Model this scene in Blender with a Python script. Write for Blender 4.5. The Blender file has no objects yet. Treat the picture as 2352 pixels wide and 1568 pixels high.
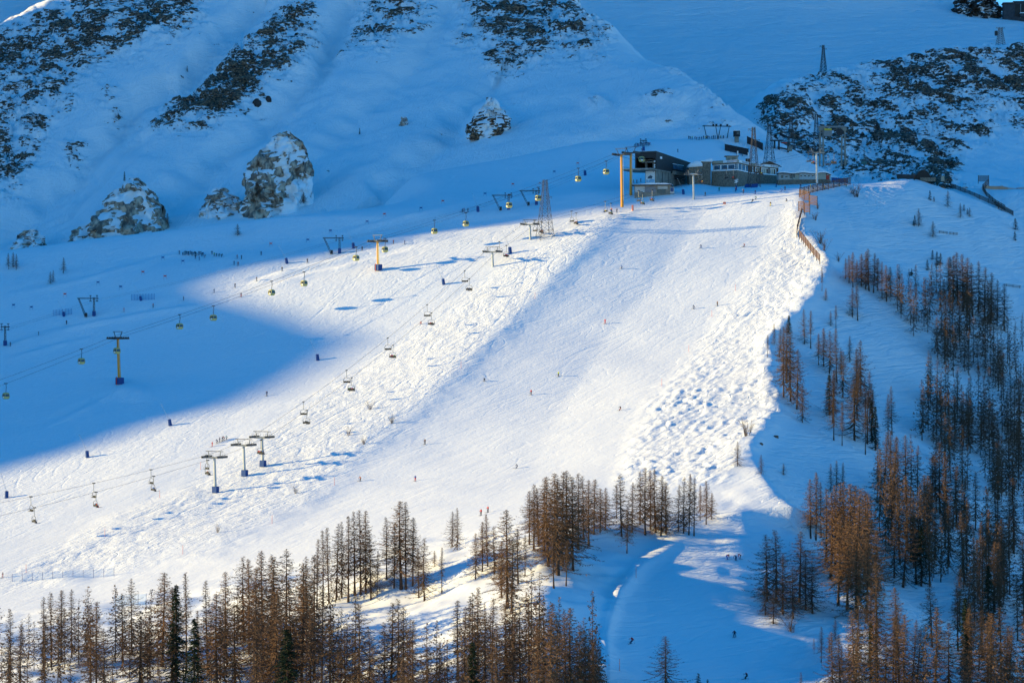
import bpy, bmesh, math, random
import numpy as np
from mathutils import Vector, Matrix

# ------------------------------------------------------------------ camera, sky, sun, exposure
S = bpy.context.scene
COL = S.collection
FPX = 5553.0                      # focal length in the 2352 x 1568 measuring frame (85 mm on 36 mm)
cam_d = bpy.data.cameras.new('camera')
cam_d.lens = 85.0; cam_d.sensor_width = 36.0
cam_d.clip_start = 1.0; cam_d.clip_end = 12000.0
cam = bpy.data.objects.new('camera', cam_d); COL.objects.link(cam)
cam.location = (0, 0, 0); cam.rotation_euler = (math.radians(90), 0, 0)
S.camera = cam

SUN_EL = 12.0
W = bpy.data.worlds.new('World'); S.world = W; W.use_nodes = True
nt = W.node_tree; nt.nodes.clear()
sky = nt.nodes.new('ShaderNodeTexSky'); sky.sky_type = 'NISHITA'; sky.sun_disc = False
sky.sun_elevation = math.radians(SUN_EL); sky.sun_rotation = math.radians(-90)
sky.altitude = 2200; sky.air_density = 1.0; sky.dust_density = 0.15; sky.ozone_density = 3.5
hs = nt.nodes.new('ShaderNodeHueSaturation'); hs.inputs['Saturation'].default_value = 1.26
bg = nt.nodes.new('ShaderNodeBackground'); bg.inputs['Strength'].default_value = 0.15
wo = nt.nodes.new('ShaderNodeOutputWorld')
nt.links.new(sky.outputs[0], hs.inputs['Color']); nt.links.new(hs.outputs[0], bg.inputs[0]); nt.links.new(bg.outputs[0], wo.inputs[0])

sl = bpy.data.lights.new('sun', 'SUN'); sl.energy = 4.4; sl.angle = math.radians(0.7)
sl.color = (1.0, 0.79, 0.37)
sun = bpy.data.objects.new('sun', sl); COL.objects.link(sun)
sun.rotation_euler = (0, math.radians(-(90 - SUN_EL)), 0)      # light travels towards +X, downwards
sun.location = (-900, 800, 600)

S.view_settings.view_transform = 'Standard'; S.view_settings.look = 'None'
S.view_settings.gamma = 1.0; S.view_settings.use_curve_mapping = False
S.view_settings.exposure = 1.0
S.cycles.max_bounces = 5; S.cycles.diffuse_bounces = 3
S.render.film_transparent = False

rng = np.random.default_rng(7)
random.seed(11)

# ------------------------------------------------------------------ numeric helpers
_perm = rng.permutation(512)
def _hash(ix, iy):
    return _perm[(_perm[ix & 511] + iy) & 511]
_ang = rng.uniform(0, 2*np.pi, 512)
_gx, _gy = np.cos(_ang), np.sin(_ang)
def perlin(x, y):
    x0 = np.floor(x).astype(np.int64); y0 = np.floor(y).astype(np.int64)
    fx = x - x0; fy = y - y0
    u = fx*fx*fx*(fx*(fx*6-15)+10); v = fy*fy*fy*(fy*(fy*6-15)+10)
    def g(ix, iy, dx, dy):
        h = _hash(ix, iy); return _gx[h]*dx + _gy[h]*dy
    a = g(x0, y0, fx, fy); b = g(x0+1, y0, fx-1, fy)
    c = g(x0, y0+1, fx, fy-1); d = g(x0+1, y0+1, fx-1, fy-1)
    return ((a + (b-a)*u)*(1-v) + (c + (d-c)*u)*v)*1.5
def fbm(x, y, o=4, gain=0.5):
    s = np.zeros_like(x); a = 1.0
    for i in range(o):
        s += a*perlin(x*2.0**i + 17.3*i, y*2.0**i - 9.1*i); a *= gain
    return s
def sstep(a, b, x):
    t = np.clip((x-a)/(b-a), 0, 1); return t*t*(3-2*t)
def pchip(xs, ys, xq):
    """monotone cubic through (xs, ys[k, ...]) evaluated at xq -> (len(xq), ...)"""
    xs = np.asarray(xs, float); ys = np.asarray(ys, float); xq = np.asarray(xq, float)
    h = np.diff(xs); shp = (-1,) + (1,)*(ys.ndim-1)
    dl = np.diff(ys, axis=0)/h.reshape(shp)
    m = np.zeros_like(ys)
    w1 = (2*h[1:]+h[:-1]).reshape(shp); w2 = (h[1:]+2*h[:-1]).reshape(shp)
    same = dl[1:]*dl[:-1] > 0
    with np.errstate(divide='ignore', invalid='ignore'):
        hm = (w1+w2)/(w1/dl[:-1]+w2/dl[1:])
    m[1:-1] = np.where(same, hm, 0)
    m[0] = dl[0]; m[-1] = dl[-1]
    i = np.clip(np.searchsorted(xs, xq)-1, 0, len(xs)-2)
    t = np.clip((xq-xs[i])/h[i], 0, 1).reshape((-1,)+(1,)*(ys.ndim-1)); hh = h[i].reshape(t.shape)
    return ((1+2*t)*(1-t)**2)*ys[i] + t*(1-t)**2*hh*m[i] + t*t*(3-2*t)*ys[i+1] + t*t*(t-1)*hh*m[i+1]
def gsmooth(A, sig):
    """gaussian smoothing along axis 1, sigma in samples"""
    r = int(3*sig)+1; k = np.exp(-0.5*(np.arange(-r, r+1)/sig)**2); k /= k.sum()
    P = np.pad(A, ((0, 0), (r, r)), mode='edge'); out = np.zeros_like(A)
    for i, w in enumerate(k): out += w*P[:, i:i+A.shape[1]]
    return out
def poly_sd(U, Vv, pts):
    """signed distance to a polyline (positive on its left when walking along it), and parameter"""
    best = np.full(U.shape, 1e9); sg = np.zeros(U.shape); par = np.zeros(U.shape)
    for k in range(len(pts)-1):
        ax, ay = pts[k]; bx, by = pts[k+1]
        dx, dy = bx-ax, by-ay; L2 = dx*dx+dy*dy
        t = np.clip(((U-ax)*dx+(Vv-ay)*dy)/L2, 0, 1)
        ex, ey = U-(ax+t*dx), Vv-(ay+t*dy); dd = np.hypot(ex, ey)
        s = np.sign(dx*ey-dy*ex); m = dd < best
        best = np.where(m, dd, best); sg = np.where(m, s, sg); par = np.where(m, k+t, par)
    return best*np.where(sg == 0, 1, sg), par
def inside(U, Vv, pts):
    c = np.zeros(U.shape, bool); n = len(pts)
    for k in range(n):
        x0, y0 = pts[k]; x1, y1 = pts[(k+1) % n]
        if y0 == y1: continue
        m = ((y0 > Vv) != (y1 > Vv)) & (U < (x1-x0)*(Vv-y0)/(y1-y0)+x0); c ^= m
    return c
def poly_mask(U, Vv, pts, soft):
    d, _ = poly_sd(U, Vv, pts+[pts[0]]); d = np.abs(d)
    return np.where(inside(U, Vv, pts), sstep(-soft, soft, d), sstep(-soft, soft, -d))
def P3(u, v, d):
    return Vector(((u-1176)/FPX*d, d, (784-v)/FPX*d))

# ------------------------------------------------------------------ materials
MATS = {}
def mat(name, base, rough=0.6, metal=0.0, noise=0.0, scale=3.0, spec=0.3, emit=None):
    """plain procedural material: base colour broken up by a noise texture, with a little bump"""
    if name in MATS: return MATS[name]
    m = bpy.data.materials.new(name); m.use_nodes = True
    n = m.node_tree; b = n.nodes['Principled BSDF']
    b.inputs['Roughness'].default_value = rough; b.inputs['Metallic'].default_value = metal
    b.inputs['Specular IOR Level'].default_value = spec
    b.inputs['Base Color'].default_value = (*base, 1)
    if noise > 0:
        tc = n.nodes.new('ShaderNodeTexCoord'); nz = n.nodes.new('ShaderNodeTexNoise')
        nz.inputs['Scale'].default_value = scale; nz.inputs['Detail'].default_value = 4
        mr = n.nodes.new('ShaderNodeMapRange'); mr.inputs['From Min'].default_value = 0.3; mr.inputs['From Max'].default_value = 0.7
        mr.inputs['To Min'].default_value = 1-noise; mr.inputs['To Max'].default_value = 1+noise
        mx = n.nodes.new('ShaderNodeMix'); mx.data_type = 'RGBA'; mx.blend_type = 'MULTIPLY'; mx.inputs[0].default_value = 1
        mx.inputs[6].default_value = (*base, 1)
        n.links.new(tc.outputs['Object'], nz.inputs['Vector']); n.links.new(nz.outputs['Fac'], mr.inputs['Value'])
        n.links.new(mr.outputs[0], mx.inputs[7]); n.links.new(mx.outputs[2], b.inputs['Base Color'])
    MATS[name] = m; return m

def terrain_mat(name, rock=False, strata=(0.8, 0.8, 2.0), bump=1.0, rockcols=((0.055, 0.042, 0.036), (0.50, 0.28, 0.15)), fine=0.12, rot=0.75, thr=0.5, track=0.17):
    m = bpy.data.materials.new(name); m.use_nodes = True
    n = m.node_tree; L = n.links; b = n.nodes['Principled BSDF']
    def N(t, **k):
        x = n.nodes.new(t)
        for a, v in k.items(): setattr(x, a, v)
        return x
    tc = N('ShaderNodeTexCoord')
    b.inputs['Roughness'].default_value = 0.6; b.inputs['Specular IOR Level'].default_value = 0.15
    # wind and ski texture: stretched along the fall line, plus isotropic grain
    mr0 = N('ShaderNodeMapping'); mr0.inputs['Rotation'].default_value = (0, 0, rot)
    mp = N('ShaderNodeMapping'); mp.inputs['Scale'].default_value = (1.0, 0.2, 1.0)
    L.new(tc.outputs['Object'], mr0.inputs['Vector']); L.new(mr0.outputs[0], mp.inputs['Vector'])
    n1 = N('ShaderNodeTexNoise'); n1.inputs['Scale'].default_value = 0.42; n1.inputs['Detail'].default_value = 6; n1.inputs['Roughness'].default_value = 0.62; n1.inputs['Distortion'].default_value = 1.4
    L.new(mp.outputs[0], n1.inputs['Vector'])
    n2 = N('ShaderNodeTexNoise'); n2.inputs['Scale'].default_value = 0.9; n2.inputs['Detail'].default_value = 5; n2.inputs['Roughness'].default_value = 0.6
    L.new(tc.outputs['Object'], n2.inputs['Vector'])
    # curved ski tracks: thin bands of a distorted wave
    def tracks(scale, seed):
        m3 = N('ShaderNodeMapping'); m3.inputs['Scale'].default_value = (1.0, 0.17, 1.0); m3.inputs['Location'].default_value = (37*seed, 11*seed, 0)
        L.new(mr0.outputs[0], m3.inputs['Vector'])
        t = N('ShaderNodeTexNoise'); t.inputs['Scale'].default_value = scale; t.inputs['Detail'].default_value = 1.5; t.inputs['Distortion'].default_value = 0.8
        L.new(m3.outputs[0], t.inputs['Vector'])
        s0 = N('ShaderNodeMath', operation='MULTIPLY'); s0.inputs[1].default_value = 5.0; L.new(t.outputs['Fac'], s0.inputs[0])
        s1 = N('ShaderNodeMath', operation='PINGPONG'); s1.inputs[1].default_value = 0.5; L.new(s0.outputs[0], s1.inputs[0])
        s2 = N('ShaderNodeMapRange', interpolation_type='SMOOTHSTEP'); s2.inputs['From Min'].default_value = 0.0; s2.inputs['From Max'].default_value = 0.14; s2.inputs['To Min'].default_value = 0; s2.inputs['To Max'].default_value = 1
        L.new(s1.outputs[0], s2.inputs['Value']); return s2.outputs[0]
    ta, tb = tracks(0.055, 0.0), tracks(0.10, 1.0)
    wv = N('ShaderNodeMath', operation='ADD'); L.new(ta, wv.inputs[0]); L.new(tb, wv.inputs[1])
    at = N('ShaderNodeAttribute'); at.attribute_name = 'rough'
    ad = N('ShaderNodeMath', operation='ADD'); L.new(n1.outputs['Fac'], ad.inputs[0])
    mu = N('ShaderNodeMath', operation='MULTIPLY'); mu.inputs[1].default_value = 0.35; L.new(n2.outputs['Fac'], mu.inputs[0])
    L.new(mu.outputs[0], ad.inputs[1])
    w2 = N('ShaderNodeMath', operation='MULTIPLY'); w2.inputs[1].default_value = track; L.new(wv.outputs[0], w2.inputs[0])
    a2 = N('ShaderNodeMath', operation='ADD'); L.new(ad.outputs[0], a2.inputs[0]); L.new(w2.outputs[0], a2.inputs[1])
    hm = N('ShaderNodeMath', operation='MULTIPLY'); L.new(a2.outputs[0], hm.inputs[0]); L.new(at.outputs['Fac'], hm.inputs[1])
    bp = N('ShaderNodeBump'); bp.inputs['Strength'].default_value = 1.0; bp.inputs['Distance'].default_value = bump
    L.new(hm.outputs[0], bp.inputs['Height'])
    snow = (0.87, 0.87, 0.865, 1)
    b.inputs['Base Color'].default_value = snow
    if rock:
        ra = N('ShaderNodeAttribute'); ra.attribute_name = 'rock'
        mp2 = N('ShaderNodeMapping'); mp2.inputs['Rotation'].default_value = (0, 0.35, 0); mp2.inputs['Scale'].default_value = strata
        L.new(tc.outputs['Object'], mp2.inputs['Vector'])
        rn = N('ShaderNodeTexNoise'); rn.inputs['Scale'].default_value = fine; rn.inputs['Detail'].default_value = 8; rn.inputs['Roughness'].default_value = 0.68
        L.new(mp2.outputs[0], rn.inputs['Vector'])
        s1 = N('ShaderNodeMath', operation='ADD'); L.new(ra.outputs['Fac'], s1.inputs[0]); rs_ = N('ShaderNodeMapRange', clamp=False); rs_.inputs['From Min'].default_value = 0.0; rs_.inputs['From Max'].default_value = 1.0; rs_.inputs['To Min'].default_value = -0.6; rs_.inputs['To Max'].default_value = 1.6; L.new(rn.outputs['Fac'], rs_.inputs['Value']); L.new(rs_.outputs[0], s1.inputs[1])
        st = N('ShaderNodeMapRange'); st.inputs['From Min'].default_value = thr+0.5-0.015; st.inputs['From Max'].default_value = thr+0.5+0.015
        L.new(s1.outputs[0], st.inputs['Value'])
        cn = N('ShaderNodeTexNoise'); cn.inputs['Scale'].default_value = fine*2.1; cn.inputs['Detail'].default_value = 6
        L.new(mp2.outputs[0], cn.inputs['Vector'])
        cr = N('ShaderNodeValToRGB'); cr.color_ramp.elements[0].position = 0.42; cr.color_ramp.elements[1].position = 0.64
        cr.color_ramp.elements[0].color = (*rockcols[0], 1); cr.color_ramp.elements[1].color = (*rockcols[1], 1)  # rock's own dark-brown variation, spread wider to stand in for weak shading
        L.new(cn.outputs['Fac'], cr.inputs[0])
        mx = N('ShaderNodeMix', data_type='RGBA'); L.new(st.outputs[0], mx.inputs[0]); mx.inputs[6].default_value = snow
        L.new(cr.outputs[0], mx.inputs[7]); L.new(mx.outputs[2], b.inputs['Base Color'])
        b2 = N('ShaderNodeBump'); b2.inputs['Strength'].default_value = 1.0; b2.inputs['Distance'].default_value = 3.0
        rm = N('ShaderNodeMath', operation='MULTIPLY'); L.new(cn.outputs['Fac'], rm.inputs[0]); L.new(st.outputs[0], rm.inputs[1])
        L.new(rm.outputs[0], b2.inputs['Height']); L.new(bp.outputs[0], b2.inputs['Normal']); L.new(b2.outputs[0], b.inputs['Normal'])
    else:
        L.new(bp.outputs[0], b.inputs['Normal'])
    return m

# ------------------------------------------------------------------ terrain sheets: a height z over a grid of view angles u and distances d
def grid_mesh(name, X, Y, Z, material, attrs=None, kind='structure'):
    r, c = X.shape
    me = bpy.data.meshes.new(name)
    co = np.stack([X, Y, Z], -1).reshape(-1, 3).astype(np.float32)
    i = np.arange(r*c).reshape(r, c)
    f = np.stack([i[:-1, :-1], i[:-1, 1:], i[1:, 1:], i[1:, :-1]], -1).reshape(-1).astype(np.int32)
    nf = (r-1)*(c-1)
    me.vertices.add(r*c); me.vertices.foreach_set('co', co.ravel())
    me.loops.add(nf*4); me.loops.foreach_set('vertex_index', f)
    me.polygons.add(nf); me.polygons.foreach_set('loop_start', np.arange(0, nf*4, 4, dtype=np.int32))
    me.polygons.foreach_set('use_smooth', np.ones(nf, bool))
    me.update(calc_edges=True)
    for k, a in (attrs or {}).items():
        at = me.attributes.new(k, 'FLOAT', 'POINT'); at.data.foreach_set('value', a.reshape(-1).astype(np.float32))
    me.materials.append(material)
    o = bpy.data.objects.new(name, me); COL.objects.link(o)
    o['kind'] = kind
    return o

class Sheet:
    """rows: list of (d, [(u, v), ...]) with the same number of knots; V(u, d) is where the ground at distance d shows"""
    def __init__(s, rows, us, ds, smooth=3.0):
        s.us, s.ds = np.asarray(us, float), np.asarray(ds, float)
        D = [r[0] for r in rows]; K = np.array([r[1] for r in rows], float)       # (rows, knots, 2)
        KQ = pchip(D, K, s.ds)
        V = np.stack([np.interp(s.us, KQ[i, :, 0], KQ[i, :, 1]) for i in range(len(s.ds))])
        s.V = gsmooth(V, smooth)
        s.U, s.D = np.meshgrid(s.us, s.ds)
        s.X = (s.U-1176)/FPX*s.D; s.Y = s.D.copy(); s.Z = (784-s.V)/FPX*s.D
        s.rough = np.ones_like(s.Z)
    def finish(s):
        s.VP = 784 - s.Z*FPX/s.D                   # where each vertex now shows
    def column(s, u):
        j = np.clip((u-s.us[0])/(s.us[1]-s.us[0]), 0, len(s.us)-1.001); a = int(j); t = j-a
        return s.VP[:, a]*(1-t)+s.VP[:, a+1]*t
    def hit(s, u, v, dmin=0):
        """distance at which the view ray (u, v) first meets the sheet"""
        c = s.column(u); ok = (c <= v) & (s.ds >= dmin)
        k = int(np.argmax(ok))
        if not ok[k]: k = len(c)-1
        if k == 0: return float(s.ds[0])
        a, b = c[k-1], c[k]
        t = 0 if a == b else np.clip((a-v)/(a-b), 0, 1)
        return float(s.ds[k-1]+t*(s.ds[k]-s.ds[k-1]))
    def zat(s, x, y):
        u = 1176+x/y*FPX; c = s.column(u)
        return float((784-np.interp(y, s.ds, c))/FPX*y)
# ================================================================== MAIN SLOPES (piste, banks, lower woods, shaded hillside)
rows = [
 (300, [(-500,2330),(0,2300),(400,2260),(700,2230),(1300,2150),(1500,2130),(1700,2120),(2000,2180),(2352,2330),(2900,2600)]),
 (430, [(-500,1760),(0,1735),(400,1715),(700,1690),(1250,1585),(1480,1655),(1680,1695),(2000,1740),(2352,1780),(2900,2020)]),
 (500, [(-500,1610),(0,1575),(400,1545),(700,1495),(1250,1335),(1480,1408),(1680,1440),(2000,1490),(2352,1620),(2900,1860)]),
 (560, [(-500,1500),(0,1452),(300,1418),(640,1362),(1230,1218),(1500,1262),(1700,1262),(2000,1345),(2352,1490),(2900,1740)]),
 (620, [(-500,1420),(0,1368),(110,1352),(500,1272),(1200,1160),(1420,1130),(1665,1092),(2000,1235),(2352,1390),(2900,1640)]),
 (592, [(-500,1462),(0,1412),(205,1386),(570,1318),(1215,1188),(1430,1192),(1835,1158),(2015,1285),(2352,1440),(2900,1690)]),
 (665, [(-500,1330),(0,1270),(230,1240),(640,1185),(1220,1100),(1435,1062),(1730,1010),(2000,1135),(2352,1295),(2900,1545)]),
 (705, [(-500,1245),(0,1190),(420,1135),(760,1095),(1240,1035),(1465,995),(1785,947),(2000,1035),(2352,1195),(2900,1445)]),
 (745, [(-500,1160),(0,1108),(560,1030),(900,985),(1280,955),(1500,918),(1775,872),(2000,968),(2352,1128),(2900,1380)]),
 (790, [(-500,1075),(0,1003),(715,920),(1030,868),(1340,858),(1580,827),(1765,796),(2000,893),(2352,1053),(2900,1305)]),
 (830, [(-500,985),(0,915),(880,818),(1140,772),(1400,765),(1650,738),(1850,701),(2000,762),(2352,930),(2900,1185)]),
 (870, [(-500,885),(0,820),(1060,690),(1255,655),(1500,660),(1715,638),(1905,611),(2030,668),(2352,820),(2900,1070)]),
 (905, [(-500,795),(0,735),(1225,572),(1350,552),(1560,560),(1775,545),(1862,538),(2050,610),(2352,728),(2900,950)]),
 (945, [(-500,705),(0,642),(1390,494),(1440,486),(1620,478),(1770,458),(1838,450),(2050,512),(2352,632),(2900,840)]),
 (985, [(-500,640),(0,577),(620,497),(1100,464),(1350,441),(1650,436),(1955,420),(2080,424),(2352,548),(2900,740)]),
 (1020,[(-500,690),(0,625),(620,528),(1000,448),(1350,424),(1650,431),(1960,418),(2100,411),(2345,503),(2900,640)]),
 (1060,[(-500,800),(0,735),(600,620),(1000,424),(1350,382),(1650,398),(1940,432),(2100,446),(2352,530),(2900,640)]),
 (1120,[(-500,930),(0,860),(600,740),(950,405),(1350,327),(1640,318),(1940,460),(2100,435),(2352,436),(2900,520)]),
 (1220,[(-500,1150),(0,1080),(600,930),(950,450),(1350,345),(1640,345),(1940,520),(2100,500),(2352,490),(2900,560)]),
]
us = np.arange(-420, 2890, 3.9)
ds = np.concatenate([np.arange(300, 425, 6), np.arange(425, 1012, 1.3), np.arange(1012, 1222, 2.4)])
M = Sheet(rows, us, ds, 3.2)
U, D, X, Y = M.U, M.D, M.X, M.Y
# fall-line coordinates on the ground
fa = X*0.66+Y*0.75; fb = X*0.75-Y*0.66
LA = [(-60,1345),(0,1330),(250,1200),(480,1100),(700,930),(900,800),(1000,738),(1200,588),(1300,535),(1420,490)]
LB = [(90,1345),(500,1255),(700,1152),(900,990),(1000,905),(1130,780),(1250,660),(1400,515),(1440,486)]
LC = [(1425,1100),(1445,1050),(1500,930),(1580,830),(1650,742),(1750,600),(1828,470)]
LR = [(1600,1120),(1665,1090),(1730,1010),(1790,945),(1770,862),(1765,788),(1850,692),(1908,604),(1862,560),(1840,500),(1838,450)]
sB, pB = poly_sd(U, M.V, LB); sB = -sB            # >0: uphill-left side of the line (bank), <0: piste
band = poly_mask(U+12*fbm(X/14, Y/14, 2), M.V+10*fbm(X/12+5, Y/12, 2), LA+LB[::-1], 26)
mog = poly_mask(U+14*fbm(X/14, Y/14, 2), M.V, LC+LR[::-1], 34)*sstep(440, 500, M.V)
shade_side = sstep(-10, 40, poly_sd(U, M.V, LR)[0]*1.0)*sstep(1150, 1060, M.V)
wu = fbm(X/9, Y/9, 3)*9
# bank between the mogul band and the piste: rises to the line, drops on the piste side
bank = np.where(sB > 0, np.exp(-(sB/90)**2), np.exp(-(np.minimum(sB+wu, 0)/30)**2))
along = sstep(0.0, 0.6, pB)*sstep(8.0, 6.6, pB)
M.Z += 0.6*bank*along*sstep(560, 640, D)
# moguls
def moguls(wl, st):
    a = fa/(wl*st)+0.5*perlin(fa/11, fb/11); b = fb/wl+0.5*perlin(fb/13+50, fa/13)
    n1 = perlin(a, b); n2 = perlin(a*1.9+31, b*1.9)
    return 0.9-1.8*np.abs(n1)+0.45*n2
M.Z += band*0.18*moguls(3.4, 1.5)*(0.6+0.4*fbm(X/40, Y/40, 2)) + band*0.16*fbm(X/6, Y/6, 3)
M.Z += mog*(0.30+0.22*sstep(760, 1000, M.V))*(0.7+0.5*fbm(X/30, Y/30, 2))*(moguls(3.6, 2.0)+0.5*moguls(7.0, 1.6)+0.75*fbm(X/2.6, Y/2.6, 3))
# ragged cornice of the mogul field against the shaded hillside
sR, pR = poly_sd(U, M.V, LR)
M.Z += np.exp(-(sR/30)**2)*sstep(1120, 1040, M.V)*sstep(430, 520, M.V)*(0.7*fbm(X/9, Y/9, 3)+0.9)
# general relief
piste = 1-np.clip(band+mog, 0, 1)
M.Z += 0.5*fbm(X/60, Y/60, 3)
M.Z += 0.045*fbm(fb/5+3, fa/24, 4)*sstep(600, 660, D)*piste
M.Z += (0.8*fbm(X/26, Y/26, 3)+0.22*fbm(X/5+0.6*perlin(X/9, Y/9), Y/5, 3))*sstep(1790, 1960, U)
# small side ridges on the shaded hillside that run down to the right
ridg = perlin((X*0.55+Y*0.83)/55+0.3*perlin(X/60, Y/60), (X*0.83-Y*0.55)/230)
M.Z += 3.2*ridg*sstep(1900, 2080, U)*sstep(950, 900, D)
# hummocks of the lower woods
hum = sstep(600, 565, D)*sstep(1480, 1380, U+0*D)
hum = np.maximum(hum, sstep(560, 520, D)*sstep(1720, 1790, U)*0.5)
hum = np.maximum(hum, 0.55*sstep(1640, 1690, U)*sstep(1900, 1840, U)*sstep(500, 530, D)*sstep(625, 605, D))
M.Z += hum*(1.7*fbm(X/26+5, Y/19, 3)+0.5*fbm(X/9, Y/9, 2))
# crest line of the wooded hill
sH, _ = poly_sd(U, M.V, [(560,1400),(700,1370),(880,1345),(1000,1310),(1170,1265),(1300,1240),(1420,1225),(1640,1200)])
M.Z += 1.8*np.exp(-(sH/22)**2)*sstep(480, 620, U)*sstep(1640, 1500, U)
# groomed cat track of the lower run, and the walked-in paths on the upper slope
LT = [(1400,1600),(1392,1460),(1420,1370),(1480,1300),(1560,1245),(1650,1205)]
sT, pT = poly_sd(U, M.V, LT)
M.Z += (-0.12*np.exp(-((sT-14)/12)**2)+0.95*np.exp(-(sT/19)**2))*sstep(0.0, 1.0, pT)*sstep(5.0, 3.5, pT)
for pts, h in (([(0,897),(150,850),(300,800),(560,745),(800,690)], .0),
               ([(560,660),(640,630),(800,590),(930,560),(1000,548)], 1.2),
               ([(600,668),(700,635),(820,607),(960,575)], 1.0),
               ([(0,800),(120,760),(330,720),(520,690)], 1.2), ([(0,830),(140,790),(240,770)], 1.0),
               ([(0,680),(200,640),(380,590),(480,572)], 0.9), ([(100,985),(180,950),(250,915),(295,890)], 0.9),
               ([(760,540),(900,505),(1050,470),(1200,430),(1380,395)], 0.8)):
    sp, pp_ = poly_sd(U, M.V, pts); nn_ = len(pts)-1
    M.Z += h*sstep(0, .6, pp_)*sstep(nn_, nn_-.6, pp_)*(0.6+0.5*fbm(X/14, Y/14, 2))*(np.exp(-((sp)/6)**2)-0.7*np.exp(-((sp+9)/7)**2))
# tower mound and snow heaps near the top buildings
for (mu, mv, ru, rv, h) in ((300,905,45,20,1.6),(1660,418,40,9,1.8),(1530,447,60,10,1.2),(1730,418,30,8,2.0),(1600,432,40,10,1.5),(160,1335,60,14,0.8)):
    M.Z += h*np.exp(-((U-mu)/ru)**2-((M.V-mv)/rv)**2)
M.rough = 0.34+0.8*band+0.7*mog+0.9*sstep(30, 110, np.where(M.V < 1150, poly_sd(U, M.V, LR)[0]*-1*0+np.clip(U-np.interp(M.V, [410, 450, 545, 604, 692, 788, 862, 945, 1010, 1090, 1160], [1990, 1850, 1862, 1908, 1850, 1765, 1770, 1790, 1730, 1665, 1700]), 0, 999), np.clip(U-1740, 0, 999)))+0.15*sstep(600, 560, D)
M.rough = np.maximum(M.rough, 0.75*sstep(895, 935, D)*sstep(1480, 1250, U)*(1-.6*sstep(940, 960, D)*sstep(1000, 1200, U)))
M.rough += 0.28*sstep(-40, -120, poly_sd(U, M.V, LA)[0])*sstep(650, 700, D)*sstep(930, 900, D)
M.Z += 0.10*fbm(X/8+.5*perlin(X/14, Y/14), Y/2.6, 4)*sstep(900, 945, D)*sstep(1500, 1400, U)
sm = sstep(-6, 6, -sT)*sstep(575, 540, D)*sstep(1850, 1750, U)
M.rough = M.rough*(1-0.7*sm)
M.finish()
MAT_SNOW = terrain_mat('snow', bump=0.55)
ground = grid_mesh('ground', M.X, M.Y, M.Z, MAT_SNOW, {'rough': M.rough})

# ================================================================== BACK MOUNTAIN (in shade, with rock bands)
rowsB = [
 (1070, [(-500,720),(0,660),(300,610),(700,520),(1100,440),(1400,425),(1640,440),(1800,450),(1960,480),(2100,560)]),
 (1110, [(-500,640),(0,585),(300,530),(700,455),(1100,380),(1400,330),(1640,326),(1800,340),(1960,425),(2100,510)]),
 (1160, [(-500,540),(0,485),(300,425),(700,360),(1100,305),(1400,250),(1640,224),(1800,330),(1960,470),(2100,600)]),
 (1220, [(-500,420),(0,360),(300,300),(700,250),(1100,222),(1400,155),(1560,160),(1800,480),(1960,650),(2100,700)]),
 (1290, [(-500,300),(0,215),(300,160),(700,130),(1100,110),(1400,66),(1500,150),(1800,700),(1960,800),(2100,900)]),
 (1360, [(-500,215),(0,110),(220,30),(700,20),(1100,0),(1340,5),(1480,260),(1800,800),(1960,900),(2100,900)]),
 (1410, [(-500,240),(0,58),(100,2),(700,-90),(1100,-90),(1300,-40),(1440,330),(1800,900),(1960,950),(2100,950)]),
 (1460, [(-500,330),(0,130),(100,80),(700,-160),(1100,-150),(1250,-40),(1400,500),(1800,900),(1960,950),(2100,950)]),
 (1560, [(-500,600),(0,420),(100,380),(700,60),(1100,60),(1250,100),(1400,700),(1800,900),(1960,950),(2100,950)]),
]
usB = np.arange(-420, 2010, 3.0)
dsB = np.concatenate([np.arange(1070, 1420, 1.25), np.arange(1420, 1562, 8)])
B = Sheet(rowsB, usB, dsB, 8.0)
U, D, X, Y = B.U, B.D, B.X, B.Y
V0 = B.V
# gullies running down to the left; their right-hand banks look away from the open sky
gull = [([(600,-20),(577,13),(499,85),(420,170),(315,223),(230,315),(131,420),(13,498),(-60,540)], 7.0, 40),
        ([(330,300),(250,380),(160,470),(60,540)], 3.5, 30),
        ([(805,-20),(774,39),(722,157),(590,275),(459,393),(370,450)], 6.5, 44),
        ([(1040,20),(980,110),(880,200),(790,300),(700,380)], 3.5, 55),
        ([(1130,180),(1080,260),(960,360),(880,420)], 4.0, 50),
        ([(1600,250),(1450,290),(1340,330),(1200,380)], 3.0, 35)]
gm = np.zeros_like(U)
for pts, h, w in gull:
    s_, _ = poly_sd(U, V0, pts)                      # positive = right of the line as it runs down
    s_ = s_+fbm(X/25, Y/25, 2)*12
    h *= 1.7; gm = np.maximum(gm, np.exp(-(s_/(w*.62))**2))
    B.Z += -h*np.where(s_ > 0, np.exp(-(s_/(w*0.55))**2), np.exp(-(s_/(w*1.1))**2))
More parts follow.
